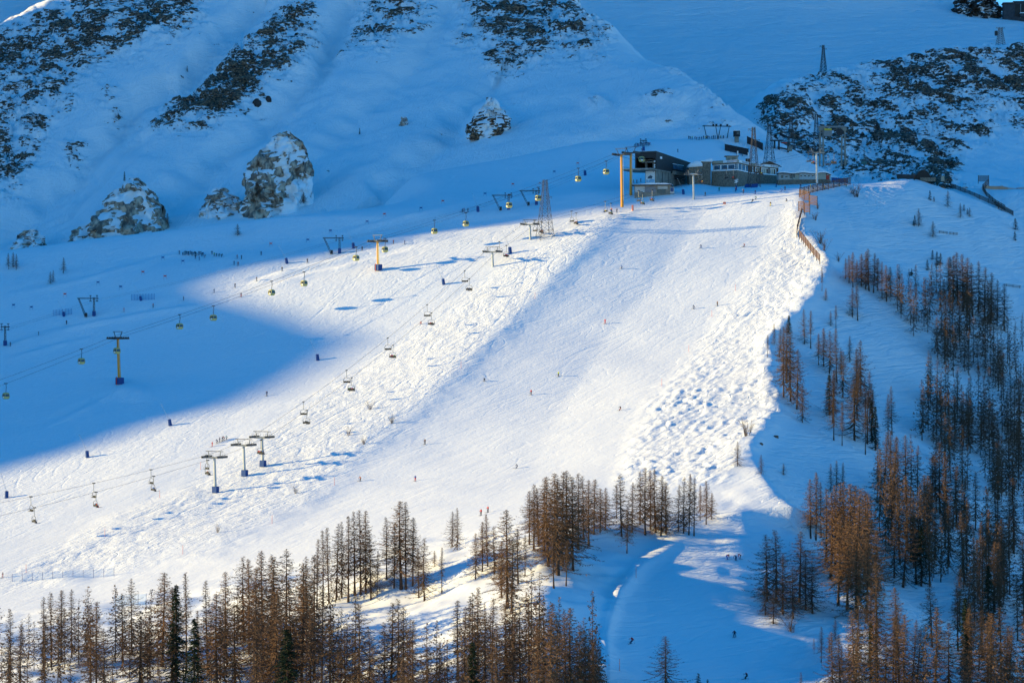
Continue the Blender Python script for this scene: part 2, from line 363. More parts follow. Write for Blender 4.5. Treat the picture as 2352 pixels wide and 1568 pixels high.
# buttresses
for (bu, bv, ru, rv, h, an) in ((1120,268,40,46,9,0.3),(640,390,78,85,4,0.2),(280,480,110,90,4,0.5),(1370,245,35,22,4,0.6),(1530,225,80,30,3,0.3)):
    ca, sa = math.cos(an), math.sin(an)
    p, q = (U-bu)*ca+(V0-bv)*sa, -(U-bu)*sa+(V0-bv)*ca
    B.Z += h*np.exp(-(p/ru)**2-(q/rv)**2)
B.Z += 2.2*fbm(X/50, (Y+B.Z)/80, 4)
rk = np.zeros_like(U)
for pts in ([(-262,105),(0,66),(72,39),(164,7),(197,-10),(453,-10),(472,52),(400,85),(354,92),(308,125),(226,138),(216,177),(164,197),(157,256),(105,262),(112,295),(66,394),(33,426),(0,440),(-262,525)],
            [(551,39),(656,-10),(722,-5),(741,85),(708,150),(623,190),(564,250),(499,289),(407,302),(344,275),(367,216),(446,138),(499,79)],
            [(770,110),(800,40),(830,-20),(1010,-20),(985,60),(915,95),(880,115),(820,105)],
            [(1040,80),(1060,-20),(1330,-20),(1395,80),(1370,135),(1280,115),(1250,145),(1200,150),(1130,150),(1110,105)]):
    rk = np.maximum(rk, poly_mask(U+16*fbm(X/18, B.Z/14, 3), V0+14*fbm(X/16+9, B.Z/14, 3), pts, 44))
for (bu, bv, ru, rv, a) in ((160,345,26,26,.8),(275,245,48,20,.95),(185,345,26,36,.95),(250,215,26,12,.6),(600,235,26,9,.95),(1125,285,40,30,.75),(1370,245,24,13,.7),(1520,235,60,9,.6),(1560,260,80,14,.6),(1640,290,50,9,.55),(1660,230,60,20,.45),(1550,170,50,10,.5),(20,420,40,40,.9),(900,95,25,18,.8),(1620,200,50,16,.55)):
    rk = np.maximum(rk, a*np.exp(-((U-bu)/ru)**2-((V0-bv)/rv)**2))
n5 = fbm(X/10+0.45*B.Z/10, B.Z/4.6, 4, 0.65)
nb = fbm(X/70, B.Z/50, 2)
rk *= 1-.65*gm
rockB = np.clip(rk*(0.64+0.22*nb), 0, .86)+0.34*n5+0.24*fbm(X/19, B.Z/9, 3)*sstep(0.05, 0.5, rk)-0.12
st = sstep(-0.25, 0.35, n5)
B.Z += rk*(3.2*st+1.0*fbm(X/5, B.Z/4, 2))
B.rough = 0.75+0*U
B.finish()
MAT_MTN = terrain_mat('snowy_rock_mountain', rock=True, bump=0.8, fine=0.42, thr=0.52, rot=0.4)
mountain = grid_mesh('mountain', B.X, B.Y, B.Z, MAT_MTN, {'rough': B.rough, 'rock': rockB})

# ================================================================== ROCKY RIDGE behind the upper station
rowsR = [
 (1130,[(1600,640),(1750,520),(1900,470),(2000,450),(2100,445),(2200,440),(2352,430),(2700,470)]),
 (1190,[(1600,560),(1750,400),(1900,370),(2000,375),(2100,372),(2200,370),(2352,350),(2700,390)]),
 (1250,[(1600,420),(1700,260),(1790,240),(1900,270),(2000,275),(2100,265),(2200,270),(2352,255),(2700,300)]),
 (1300,[(1600,330),(1690,213),(1780,192),(1900,196),(2000,180),(2100,165),(2200,160),(2352,160),(2700,190)]),
 (1335,[(1600,360),(1690,230),(1780,200),(1900,166),(2000,141),(2100,125),(2200,107),(2352,106),(2700,140)]),
 (1370,[(1600,430),(1690,330),(1780,300),(1900,230),(2000,200),(2100,190),(2200,170),(2352,170),(2700,200)]),
 (1460,[(1600,800),(1690,700),(1780,700),(1900,650),(2000,600),(2100,600),(2200,560),(2352,550),(2700,580)]),
]
rowsR = [(d, k[:1]+k[-7:] if len(k) == 8 else [k[0]]+k[2:]) for d, k in rowsR]
usR = np.arange(1600, 2660, 2.5); dsR = np.concatenate([np.arange(1130, 1345, 1.1), np.arange(1345, 1462, 7)])
R_ = Sheet(rowsR, usR, dsR, 6.0)
U, D, X, Y = R_.U, R_.D, R_.X, R_.Y; V0 = R_.V
R_.Z += 2.6*fbm((X+R_.Z*0.8)/30, Y/80, 3)*sstep(1345, 1310, D)
gr = perlin((X*1.0+R_.Z*1.1)/45, 0.1*Y/45)
rk = sstep(1700, 1750, U-0.2*(V0-215))*0.95
rk *= 1-0.85*poly_mask(U, V0, [(2190,440),(2200,380),(2230,330),(2270,330),(2300,290),(2400,330),(2700,420),(2700,480)], 22)
rk *= 1-0.5*sstep(0.25, 0.7, gr)
top = R_.column
crest = np.min(R_.V, axis=0)[None, :]
rk *= 1-0.85*sstep(1900, 1700, U)*sstep(26, 8, V0-crest) - 0*U
rk *= 1-0.55*sstep(12, 3, V0-crest)
n5 = fbm(X/9+0.9*R_.Z/9, R_.Z/5.5, 4, 0.65); nb = fbm(X/60, R_.Z/40, 2)
rockR = np.clip(rk*(0.57+0.26*nb), 0, .88)+0.30*n5+0.24*fbm(X/17+R_.Z/15, R_.Z/10, 3)*sstep(0.05, 0.5, rk)-0.12
R_.Z += rk*(2.8*sstep(-0.25, 0.35, n5)+0.9*fbm(X/5, R_.Z/4, 2))
R_.rough = 0.4+0*U; R_.finish()
MAT_RIDGE = terrain_mat('snowy_rock_ridge', rock=True, bump=0.8, fine=0.42, thr=0.50, rot=0.4, rockcols=((0.045, 0.036, 0.033), (0.40, 0.24, 0.14)))
ridge = grid_mesh('hills', R_.X, R_.Y, R_.Z, MAT_RIDGE, {'rough': R_.rough, 'rock': rockR})

# ================================================================== FAR SNOW SLOPE under the summit station
rowsF = [
 (1400,[(900,480),(1300,470),(1600,460),(1900,420),(2200,380),(2352,350),(2800,330)]),
 (1500,[(900,390),(1300,370),(1600,350),(1900,325),(2200,280),(2352,265),(2800,250)]),
 (1600,[(900,270),(1300,250),(1600,235),(1900,215),(2200,180),(2352,170),(2800,165)]),
 (1700,[(900,160),(1300,140),(1600,130),(1900,120),(2200,105),(2352,100),(2800,100)]),
 (1800,[(900,60),(1300,45),(1600,35),(1900,25),(2190,35),(2352,50),(2800,55)]),
 (1850,[(900,5),(1300,-10),(1600,-25),(1900,-45),(2200,2),(2352,41),(2800,52)]),
 (1920,[(900,-80),(1300,-85),(1600,-80),(1900,-50),(2180,36),(2352,80),(2800,100)]),
 (2200,[(900,100),(1300,100),(1600,100),(1900,150),(2180,260),(2352,300),(2800,320)]),
]
F = Sheet(rowsF, np.arange(900, 2760, 5.0), np.concatenate([np.arange(1400, 1930, 3.0), np.arange(1930, 2202, 20)]), 8.0)
F.Z += 2.0*fbm(F.X/90, F.Y/120, 4)+0.55*fbm(F.X/45, F.Y/6, 4)+0.25*fbm(F.X/9, F.Y/6, 3)
F.rough = 0.9+0*F.U; F.finish()
MAT_FAR = terrain_mat('far_snow', bump=1.4, rot=1.35)
farslope = grid_mesh('hills', F.X, F.Y, F.Z, MAT_FAR, {'rough': F.rough})

L_ = Sheet([(1600, [(-500,420),(0,400),(600,420)]), (1800, [(-500,200),(0,180),(600,200)]), (2000, [(-500,20),(0,-20),(600,-60)]), (2200, [(-500,-120),(0,-180),(600,-220)]), (2300, [(-500,100),(0,80),(600,60)])],
           np.arange(-300, 560, 8.0), np.arange(1600, 2302, 10.0), 3.0)
L_.Z += 5*fbm(L_.X/90, L_.Y/70, 3); L_.rough = 1.0+0*L_.U; L_.finish()
grid_mesh('hills', L_.X, L_.Y, L_.Z, MAT_FAR, {'rough': L_.rough})

# ================================================================== unseen mountain west of the frame, its crest shaped to throw the long shadow
XW = -1000.0; TE = math.tan(math.radians(SUN_EL))
def shade_h(u, v, d=None):
    d = d or M.hit(u, v); p = P3(u, v, d); return (p.y, p.z+(p.x-XW)*TE)
bl = [shade_h(*q) for q in ((0,1085),(200,1030),(380,968),(560,925),(700,862),(790,808),(832,775),(760,752),(650,715),(560,692),(512,674),(500,652),(540,632),(640,606),(760,568),(900,552),(1020,540),(1180,518),(1300,497),(1400,478))]
print('shadow edge', [(round(a), round(b)) for a, b in bl])
bl += [(300, 20), (600, 40)]
pt = shade_h(1890, 436); bl.append((pt[0], pt[1]+0))
bl += [(1000, 312), (1030, 335), (1100, 372), (1250, 425), (1360, 450), (1385, 440), (1400, 338), (1425, 330), (1450, 430), (1520, 560), (1700, 590), (1900, 640), (2300, 680)]
bl.sort()
ys, hs_ = [], []
for y, h in bl:
    if ys and y-ys[-1] < 3: continue
    ys.append(y); hs_.append(h)
yy = np.concatenate([np.arange(250, 1500, 2.5), np.arange(1500, 2320, 20)])
hh = pchip(ys, hs_, yy)
off = np.array([-1500, -900, -500, -200, -60, -20, -8, 0, 8, 20, 60, 140, 240, 340, 430])
prof = np.array([-1.0, -0.8, -0.5, -0.25, -0.08, -0.025, -0.008, 0, -0.010, -0.025, -0.085, -0.22, -0.42, -0.68, -1.0])
YY, OO = np.meshgrid(yy, off, indexing='ij')
ZZ = hh[:, None]+prof[None, :]*(hh[:, None]+260)+np.where(np.abs(OO) > 30, fbm(YY/60, OO/60, 3)*12, 0)
MAT_WEST = terrain_mat('snowy_rock_west', rock=True, bump=0.8, fine=0.1, thr=0.5)
west = grid_mesh('mountain', XW+OO, YY, ZZ, MAT_WEST, {'rough': 0*YY+0.5, 'rock': 0*YY+0.40})
# ================================================================== builders
class MB:
    """collects faces; build() links them as one mesh object"""
    def __init__(s): s.v, s.f, s.m, s.mats = [], [], [], []
    def mi(s, m):
        if m not in s.mats: s.mats.append(m)
        return s.mats.index(m)
    def add(s, vs, fs, m):
        o = len(s.v); s.v += [tuple(p) for p in vs]; k = s.mi(m)
        for f in fs: s.f.append([i+o for i in f]); s.m.append(k)
        return s
    def box(s, c, size, m, rz=0.0, top=1.0):
        cx, cy, cz = c; sx, sy, sz = (q/2 for q in size); ca, sa = math.cos(rz), math.sin(rz); vs = []
        for z, k in ((-sz, 1.0), (sz, top)):
            for x, y in ((-sx*k, -sy*k), (sx*k, -sy*k), (sx*k, sy*k), (-sx*k, sy*k)):
                vs.append((cx+x*ca-y*sa, cy+x*sa+y*ca, cz+z))
        return s.add(vs, [(3,2,1,0), (4,5,6,7), (0,1,5,4), (1,2,6,5), (2,3,7,6), (3,0,4,7)], m)
    def strut(s, a, b, r0, m, r1=None, n=4, caps=True):
        a, b = Vector(a), Vector(b); d = b-a
        if d.length < 1e-6: return s
        d.normalize(); r1 = r0 if r1 is None else r1
        x = d.cross(Vector((0, 0, 1)) if abs(d.z) < 0.9 else Vector((1, 0, 0))).normalized(); y = d.cross(x)
        vs = []
        for p, r in ((a, r0), (b, r1)):
            for i in range(n):
                t = 2*math.pi*(i+0.5)/n; vs.append(p+x*math.cos(t)*r+y*math.sin(t)*r)
        fs = [(i, (i+1) % n, n+(i+1) % n, n+i) for i in range(n)]
        if caps: fs += [tuple(range(n))[::-1], tuple(range(n, 2*n))]
        return s.add(vs, fs, m)
    def prism(s, poly, z0, z1, m, mtop=None, z1s=None):
        n = len(poly); zt = z1s or [z1]*n
        s.add([(x, y, z0) for x, y in poly]+[(p[0], p[1], z) for p, z in zip(poly, zt)],
              [(i, (i+1) % n, n+(i+1) % n, n+i) for i in range(n)]+[tuple(range(n))[::-1]], m)
        s.add([(p[0], p[1], z) for p, z in zip(poly, zt)], [tuple(range(n))], mtop or m)
        return s
    def quad(s, a, b, c, d, m): return s.add([a, b, c, d], [(0, 1, 2, 3)], m)
    def rings(s, rings, m, cap=True):
        n = len(rings[0]); vs = [p for r in rings for p in r]; fs = []
        for k in range(len(rings)-1):
            for i in range(n): fs.append((k*n+i, k*n+(i+1) % n, (k+1)*n+(i+1) % n, (k+1)*n+i))
        if cap: fs += [tuple(range(n))[::-1], tuple(range((len(rings)-1)*n, len(rings)*n))]
        return s.add(vs, fs, m)
    def mesh(s, name, smooth=False):
        me = bpy.data.meshes.new(name); me.from_pydata(s.v, [], s.f); me.polygons.foreach_set('material_index', s.m)
        for m in s.mats: me.materials.append(m)
        if smooth: me.polygons.foreach_set('use_smooth', [True]*len(me.polygons))
        me.update(); return me
    def build(s, name, parent=None, smooth=False, loc=None):
        o = bpy.data.objects.new(name, s.mesh(name, smooth)); COL.objects.link(o)
        if parent: o.parent = parent
        if loc is not None: o.location = loc
        return o
def tag(o, label, cat, group=None):
    o['label'] = label; o['category'] = cat
    if group: o['group'] = group
    return o
def thing(name, label, cat, loc, rz=0.0, group=None):
    o = bpy.data.objects.new(name, None); COL.objects.link(o)
    o.empty_display_size = 0.5; o.location = loc; o.rotation_euler = (0, 0, rz)
    return tag(o, label, cat, group)
def link_mesh(name, me, parent=None, loc=None):
    o = bpy.data.objects.new(name, me); COL.objects.link(o)
    if parent: o.parent = parent
    if loc is not None: o.location = loc
    return o
def dup(root, label, loc, rz=0.0, group=None, scale=None):
    """a copy of a thing with copies of its parts and sub-parts"""
    def cp(o, par):
        c = o.copy(); COL.objects.link(c)
        if par: c.parent = par
        for ch in KIDS.get(o.name, ()): cp(ch, c)
        return c
    KIDS = {}
    for ch in root.children: KIDS.setdefault(root.name, []).append(ch)
    for ch in root.children:
        for g2 in ch.children: KIDS.setdefault(ch.name, []).append(g2)
    r = cp(root, None); r.location = loc; r.rotation_euler = (0, 0, rz); r['label'] = label
    if group: r['group'] = group
    if scale: r.scale = scale
    return r
_unit = {}
def beam(name, a, b, w, h, m, parent):
    """a plank or post between two points: every one shares the same unit box"""
    if m.name not in _unit: _unit[m.name] = MB().box((0, 0, 0.5), (1, 1, 1), m).mesh('plank')
    a, b = Vector(a), Vector(b); d = b-a; L = d.length; d.normalize()
    side = d.cross(Vector((0, 0, 1)))
    side = Vector((1, 0, 0)) if side.length < 0.2 else side.normalized()
    up = side.cross(d)
    o = link_mesh(name, _unit[m.name], parent)
    R = Matrix((side, up, d)).transposed().to_4x4()
    o.matrix_local = Matrix.Translation(a) @ R @ Matrix.Diagonal((w, h, L, 1))
    return o
def g(u, v, dmin=0): return P3(u, v, M.hit(u, v, dmin))
def gz(x, y): return M.zat(x, y)

m_orange = mat('orange_paint', (0.62, 0.28, 0.03), 0.5, noise=0.12)
m_dark = mat('dark_steel', (0.028, 0.032, 0.036), 0.5, 0.3, noise=0.2)
m_grey = mat('grey_steel', (0.20, 0.21, 0.21), 0.5, 0.3, noise=0.15)
m_galv = mat('pale_steel', (0.42, 0.43, 0.42), 0.45, 0.4, noise=0.12)
m_lat = mat('lattice_steel', (0.075, 0.07, 0.066), 0.6, 0.3, noise=0.2)
m_blue = mat('blue_padding', (0.018, 0.062, 0.21), 0.7, noise=0.15)
m_red = mat('red_plastic', (0.55, 0.05, 0.03), 0.5, noise=0.1)
m_pink = mat('pink_pole', (0.75, 0.22, 0.16), 0.5)
m_white = mat('white_paint', (0.75, 0.75, 0.73), 0.5, noise=0.06)
m_seat = mat('dark_seat', (0.022, 0.024, 0.026), 0.7, noise=0.2)
m_cabin = mat('yellow_green_paint', (0.50, 0.45, 0.16), 0.35, noise=0.08)
m_glass = mat('dark_glass', (0.03, 0.04, 0.05), 0.1, 0.0, spec=0.6, noise=0.1)
m_bglass = mat('blue_glass', (0.05, 0.13, 0.20), 0.08, 0.0, spec=0.8, noise=0.15)
m_black = mat('black_cladding', (0.026, 0.022, 0.020), 0.6, noise=0.25, scale=0.8)
m_conc = mat('concrete', (0.24, 0.215, 0.175), 0.85, noise=0.28, scale=0.5)
m_stone = mat('rubble_stone', (0.20, 0.16, 0.12), 0.9, noise=0.5, scale=1.8)
m_beige = mat('beige_render', (0.36, 0.31, 0.23), 0.85, noise=0.15)
m_wood = mat('brown_timber', (0.10, 0.050, 0.028), 0.8, noise=0.3)
m_fence = mat('fence_timber', (0.115, 0.062, 0.043), 0.8, noise=0.35, scale=2.0)
m_shed = mat('grey_boarding', (0.46, 0.47, 0.45), 0.7, noise=0.12)
m_shedb = mat('beige_boarding', (0.42, 0.38, 0.29), 0.7, noise=0.12)
m_snowp = mat('loose_snow', (0.87, 0.87, 0.865), 0.6, noise=0.03, scale=0.6, spec=0.15)
m_screen = mat('dark_screen', (0.02, 0.025, 0.03), 0.8, noise=0.3)
m_bluep = mat('blue_print', (0.03, 0.06, 0.16), 0.5)
m_rope = mat('steel_rope', (0.04, 0.04, 0.045), 0.5, 0.3)
m_yel = mat('yellow_paint', (0.60, 0.42, 0.05), 0.5, noise=0.1)
def net_mat():
    m = bpy.data.materials.new('blue_net'); m.use_nodes = True; n = m.node_tree
    b = n.nodes['Principled BSDF']; b.inputs['Base Color'].default_value = (0.03, 0.22, 0.55, 1); b.inputs['Roughness'].default_value = 0.8
    b.inputs['Alpha'].default_value = 0.24
    return m
m_net = net_mat()

# ------------------------------------------------------------------ trees
def bark(name, a, b_, sc=2.2):
    m = mat(name, a, 0.9, noise=0.38, scale=sc, spec=0.1); return m
m_trunk = bark('larch_bark', (0.085, 0.055, 0.040), None)
m_tw = [bark('larch_twigs_brown', (0.142, 0.085, 0.051), None), bark('larch_twigs_grey', (0.115, 0.070, 0.042), None), bark('larch_twigs_ochre', (0.20, 0.112, 0.060), None)]
m_spr = bark('spruce_needles', (0.020, 0.034, 0.018), None)
m_pin = bark('pine_needles', (0.014, 0.024, 0.016), None)
m_shr = bark('shrub_twigs', (0.115, 0.075, 0.050), None)

def tri_mesh(name, V, F, m):
    me = bpy.data.meshes.new(name); V = np.asarray(V, np.float32); F = np.asarray(F, np.int32)
    me.vertices.add(len(V)); me.vertices.foreach_set('co', V.ravel())
    me.loops.add(F.size); me.loops.foreach_set('vertex_index', F.ravel())
    me.polygons.add(len(F)); me.polygons.foreach_set('loop_start', np.arange(0, F.size, 3, dtype=np.int32))
    me.update(calc_edges=True); me.materials.append(m); return me
def trunk_mesh(name, H, r, lean, rnd, m, top=1.0):
    b = MB(); pr = []; n = 6
    bx, by = rnd.uniform(-lean, lean), rnd.uniform(-lean, lean)
    ax = []
    for k in range(8):
        t = k/7; x = bx*math.sin(t*2.6)*H*0.5; y = by*math.sin(t*2.6)*H*0.5; ax.append((x, y, t*H*top-0.5*(k == 0)))
        rr = r*(1-t)**0.85+0.015+(0.5*r if k == 0 else 0)
        pr.append([(x+rr*math.cos(2*math.pi*i/n), y+rr*math.sin(2*math.pi*i/n), ax[-1][2]) for i in range(n)])
    b.rings(pr, m)
    return b.mesh(name), ax
def axis_at(ax, z):
    zs = [a[2] for a in ax]
    return np.array([np.interp(z, zs, [a[0] for a in ax]), np.interp(z, zs, [a[1] for a in ax]), z])
def larch_proto(seed, m, wid=1.0, base=0.2, dens=1.0, top=1.0, lod=1.0):
    """18 m larch without needles: trunk and crown of drooping limbs set with fine twigs"""
    rnd = random.Random(seed); H = 18.0
    tm, ax = trunk_mesh('trunk', H, 0.165 if lod == 1 else 0.12, 0.02*wid, rnd, m_trunk)
    V, F = [], []
    def tri(a, b, c):
        k = len(V); V.extend((a, b, c)); F.append((k, k+1, k+2))
    nb = int(165*dens)
    for i in range(nb):
        t = base+(0.995-base)*((i+rnd.random())/nb)**0.9
        if t < 0.35 and rnd.random() < 0.25: continue
        if t > top: continue
        z = t*H; az = i*2.399+rnd.uniform(-0.5, 0.5)
        prof = min(1.0, ((1-t)/0.72))**0.9
        L = (0.28+3.3*prof*wid)*rnd.uniform(0.4, 1.25)*(0.6+0.4*math.sin(az*1.0+seed)**2 if seed % 3 == 0 else 1)
        p0 = axis_at(ax, z); d = np.array([math.cos(az), math.sin(az), 0.0]); s = np.array([-d[1], d[0], 0.0])
        dr = rnd.uniform(0.3, 0.75)*(1.25 if t < 0.5 else 0.75); up = rnd.uniform(0.3, 0.75)
        pts = [p0+d*L*q+np.array([0, 0, L*(-dr*q*1.35+up*q*q*1.1)]) for q in (0, 0.33, 0.67, 1.0)]
        r = 0.030+0.017*L
        for a in range(3):
            ra, rb = r*(1-a/3.2), r*(1-(a+1)/3.2)
            A, B_ = pts[a], pts[a+1]; up_ = np.array([0, 0, 1.0])
            for o1, o2 in ((s, up_), (up_, -s), (-s, s)):
                tri(A+o1*ra, B_+o1*rb, A+o2*ra); tri(A+o2*ra, B_+o1*rb, B_+o2*rb)
        nt_ = int((6+L*13)*lod)
        for j in range(nt_):
            q = rnd.uniform(0.12, 1.0); k = min(2, int(q*3)); f = q*3-k; P = pts[k]*(1-f)+pts[k+1]*f
            l = rnd.uniform(0.25, 0.75)*(0.6+0.5*prof); sd = rnd.choice((-1, 1))
            T = P+s*sd*l*rnd.uniform(0.15, 0.9)+d*l*rnd.uniform(0.0, 0.6)+np.array([0, 0, l*rnd.uniform(-0.75, 0.35)])
            w = rnd.uniform(0.030, 0.060)/lod**1.0; ww = np.array([rnd.uniform(-1, 1), rnd.uniform(-1, 1), rnd.uniform(-1, 1)])*w
            tri(P-ww, P+ww, T)
    return tm, tri_mesh('crown', V, F, m)
def conifer_proto(seed, m, H, R, base, droop, layers):
    rnd = random.Random(seed); tm, ax = trunk_mesh('trunk', H, 0.013*H, 0.008, rnd, m_trunk)
    V, F = [], []
    def tri(a, b, c):
        k = len(V); V.extend((a, b, c)); F.append((k, k+1, k+2))
    for i in range(layers):
        t = base+(1-base)*(i/layers); z = t*H; nbr = rnd.randint(6, 9)
        for b_ in range(nbr):
            az = rnd.uniform(0, 6.28); L = (0.12+R*(1-t)**0.8)*rnd.uniform(0.65, 1.15)
            d = np.array([math.cos(az), math.sin(az), 0]); s = np.array([-d[1], d[0], 0.0]); p0 = axis_at(ax, z+rnd.uniform(-.2, .2))
            for j in range(int(9+L*9)):
                q = rnd.uniform(0.1, 1.0); P = p0+d*L*q+np.array([0, 0, -droop*L*q+0.3*droop*L*q*q])
                l = rnd.uniform(0.25, 0.6)*min(1, H/9); sd = rnd.uniform(-1, 1)
                T = P+s*sd*l+d*l*rnd.uniform(0.1, 0.8)+np.array([0, 0, l*rnd.uniform(-0.7, 0.1)])
                w = l*0.16; ww = np.array([rnd.uniform(-1, 1), rnd.uniform(-1, 1), rnd.uniform(-1, 1)])*w
                tri(P-ww, P+ww, T)
    return tm, tri_mesh('crown', V, F, m)
def shrub_proto(seed, H=3.0):
    rnd = random.Random(seed); b = MB()
    for i in range(13):
        az = rnd.uniform(0, 6.28); sp = rnd.uniform(0.1, 0.75); p = Vector((rnd.uniform(-.25, .25), rnd.uniform(-.25, .25), -0.2)); h = H*rnd.uniform(0.55, 1.0)
        q = p+Vector((math.cos(az)*sp*h*0.45, math.sin(az)*sp*h*0.45, h*0.55)); e = q+Vector((math.cos(az)*sp*h*0.5, math.sin(az)*sp*h*0.5, h*0.5))
        b.strut(p, q, 0.035, m_shr, 0.025, 3, False); b.strut(q, e, 0.025, m_shr, 0.008, 3, False)
        for j in range(9):
            f = rnd.uniform(0.2, 1); a = (p.lerp(q, f*2) if f < .5 else q.lerp(e, f*2-1))
            b.strut(a, a+Vector((rnd.uniform(-.5, .5), rnd.uniform(-.5, .5), rnd.uniform(0.1, .7)))*H*0.28, 0.016, m_shr, 0.006, 3, False)
    return b.mesh('branches')
LARCH = [larch_proto(100+i, m_tw[(0, 1, 0, 2, 1, 0, 2, 1, 0, 2)[i]], (0.95, 1.15, 0.8, 1.0, 1.3, 0.7, 1.1, 0.75, 1.2, 0.9)[i], (0.18, 0.12, 0.34, 0.2, 0.08, 0.4, 0.12, 0.3, 0.06, 0.24)[i], (1, 1.05, 0.85, 1.25, 1.0, 0.8, 1.35, 0.8, 1.1, 1.2)[i]) for i in range(10)]
BROWN, GREYL, OCHRE = [0, 2, 5, 8], [1, 4, 7], [3, 6, 9]
SPRUCE = [conifer_proto(300+i, m_spr, 16.0, 2.3, 0.08, 0.55, 44) for i in range(2)]
PINE = [conifer_proto(320+i, m_pin, 6.0, 1.3, 0.06, 0.05, 20) for i in range(2)]
SHRUB = [shrub_proto(340+i) for i in range(3)]
def tree(kind, base_pt, h, label, cat='tree', group=None, var=None, lean=0.0, wide=1.0):
    name = {'larch': 'larch_tree', 'spruce': 'spruce_tree', 'pine': 'pine_tree', 'shrub': 'bare_shrub'}[kind]
    o = thing(name, label, cat, (base_pt[0], base_pt[1], base_pt[2]-0.15), random.uniform(0, 6.28), group)
    if kind == 'shrub':
        s = h/3.0; link_mesh('branches', random.choice(SHRUB), o)
    else:
        lib, H0 = {'larch': (LARCH, 18.0), 'spruce': (SPRUCE, 16.0), 'pine': (PINE, 6.0)}[kind]
        t, c = lib[random.choice(var) if var else random.randrange(len(lib))]; s = h/H0
        link_mesh('trunk', t, o); link_mesh('crown', c, o)
    w = s*wide*(1.22 if kind == 'larch' else 1.0)*random.uniform(0.8, 1.25)
    o.scale = (w, w, s); o.rotation_euler[1] = lean*1.6
    return o
ORD = ['first','second','third','fourth','fifth','sixth','seventh','eighth','ninth','tenth','eleventh','twelfth','thirteenth','fourteenth','fifteenth','sixteenth','seventeenth','eighteenth','nineteenth','twentieth','twenty-first','twenty-second','twenty-third','twenty-fourth','twenty-fifth','twenty-sixth','twenty-seventh','twenty-eighth','twenty-ninth','thirtieth']
def stand(trees, where, group, side='lift side', var=None, wide=1.0, adj='bare larch'):
    """trees: (u, v of the foot, v of the tip[, kind]); labels count them across the picture"""
    trees = sorted(trees)
    nl = 0
    for t in trees:
        u, v, vt = t[:3]; kind = t[3] if len(t) > 3 else 'larch'
        p = g(u, v); h = (v-vt)/FPX*p.y
        if kind == 'larch':
            lab = f'{adj}, {ORD[nl]} from the {side} {where}'; nl += 1
        elif kind == 'spruce': lab = f'dark green spruce {where}' if len(t) < 5 else t[4]
        else: lab = t[4]
        tree(kind, p, h, lab, 'tree' if kind != 'shrub' else 'shrub', group if kind == 'larch' else None, var if kind == 'larch' else None, random.uniform(-0.02, 0.02), wide)
# ================================================================== LIFTS
def lattice(name, label, u, v, h, wb, wt, arms, rz=0.3, d=None, panels=9, r=0.10, m=m_lat, group='lattice power pylons'):
    p = P3(u, v, d) if d else g(u, v)
    o = thing(name, label, 'pylon', p-Vector((0, 0, 0.4)), rz, group)
    C4 = ((-1, -1), (1, -1), (1, 1), (-1, 1))
    def at(t, c): w = (wb*(1-t)**1.25+wt)*0.5 if t < 1 else wt*0.5; return Vector((c[0]*w, c[1]*w, t*h))
    ts = [1-(1-k/panels)**1.15 for k in range(panels+1)]
    for c in C4:
        b = MB()
        for a, e in zip(ts[:-1], ts[1:]): b.strut(at(a, c), at(e, c), r, m, r*0.9, 4)
        b.build('leg', o)
    b = MB()
    for k in range(panels):
        for i in range(4):
            c, e = C4[i], C4[(i+1) % 4]
            b.strut(at(ts[k], c), at(ts[k+1], e), r*0.55, m); b.strut(at(ts[k], e), at(ts[k+1], c), r*0.55, m)
            if k: b.strut(at(ts[k], c), at(ts[k], e), r*0.5, m)
    b.build('bracing', o)
    for (t, x) in arms:
        q = MB(); z = t*h; w = wt*0.5
        for y in (-w, w):
            q.strut((math.copysign(w, x), y, z), (x, 0, z), r*0.6, m); q.strut((math.copysign(w, x), y, z-1.1), (x, 0, z), r*0.5, m)
        q.strut((x, 0, z), (x, 0, z-0.9), 0.07, m, n=5)
        q.build('cross_arm', o)
    return o

def rope(name, label, pts, cat='rope', r=0.055, sag=0.012):
    b = MB()
    for a, e in zip(pts[:-1], pts[1:]):
        a, e = Vector(a), Vector(e); n = 14; L = (e-a).length
        q = [a.lerp(e, k/n)-Vector((0, 0, 4*sag*L*(k/n)*(1-k/n))) for k in range(n+1)]
        for s0, s1 in zip(q[:-1], q[1:]): b.strut(s0, s1, r, m_rope, n=4, caps=False)
    return tag(b.build(name), label, cat)
def rope_at(pts, u, sag=0.012):
    """point of the rope that shows at picture column u"""
    best = None
    for a, e in zip(pts[:-1], pts[1:]):
        a, e = Vector(a), Vector(e); L = (e-a).length
        for k in range(201):
            t = k/200; p = a.lerp(e, t)-Vector((0, 0, 4*sag*L*t*(1-t))); uu = 1176+p.x/p.y*FPX
            if best is None or abs(uu-u) < best[0]: best = (abs(uu-u), p, (e-a).normalized())
    return best[1], best[2]

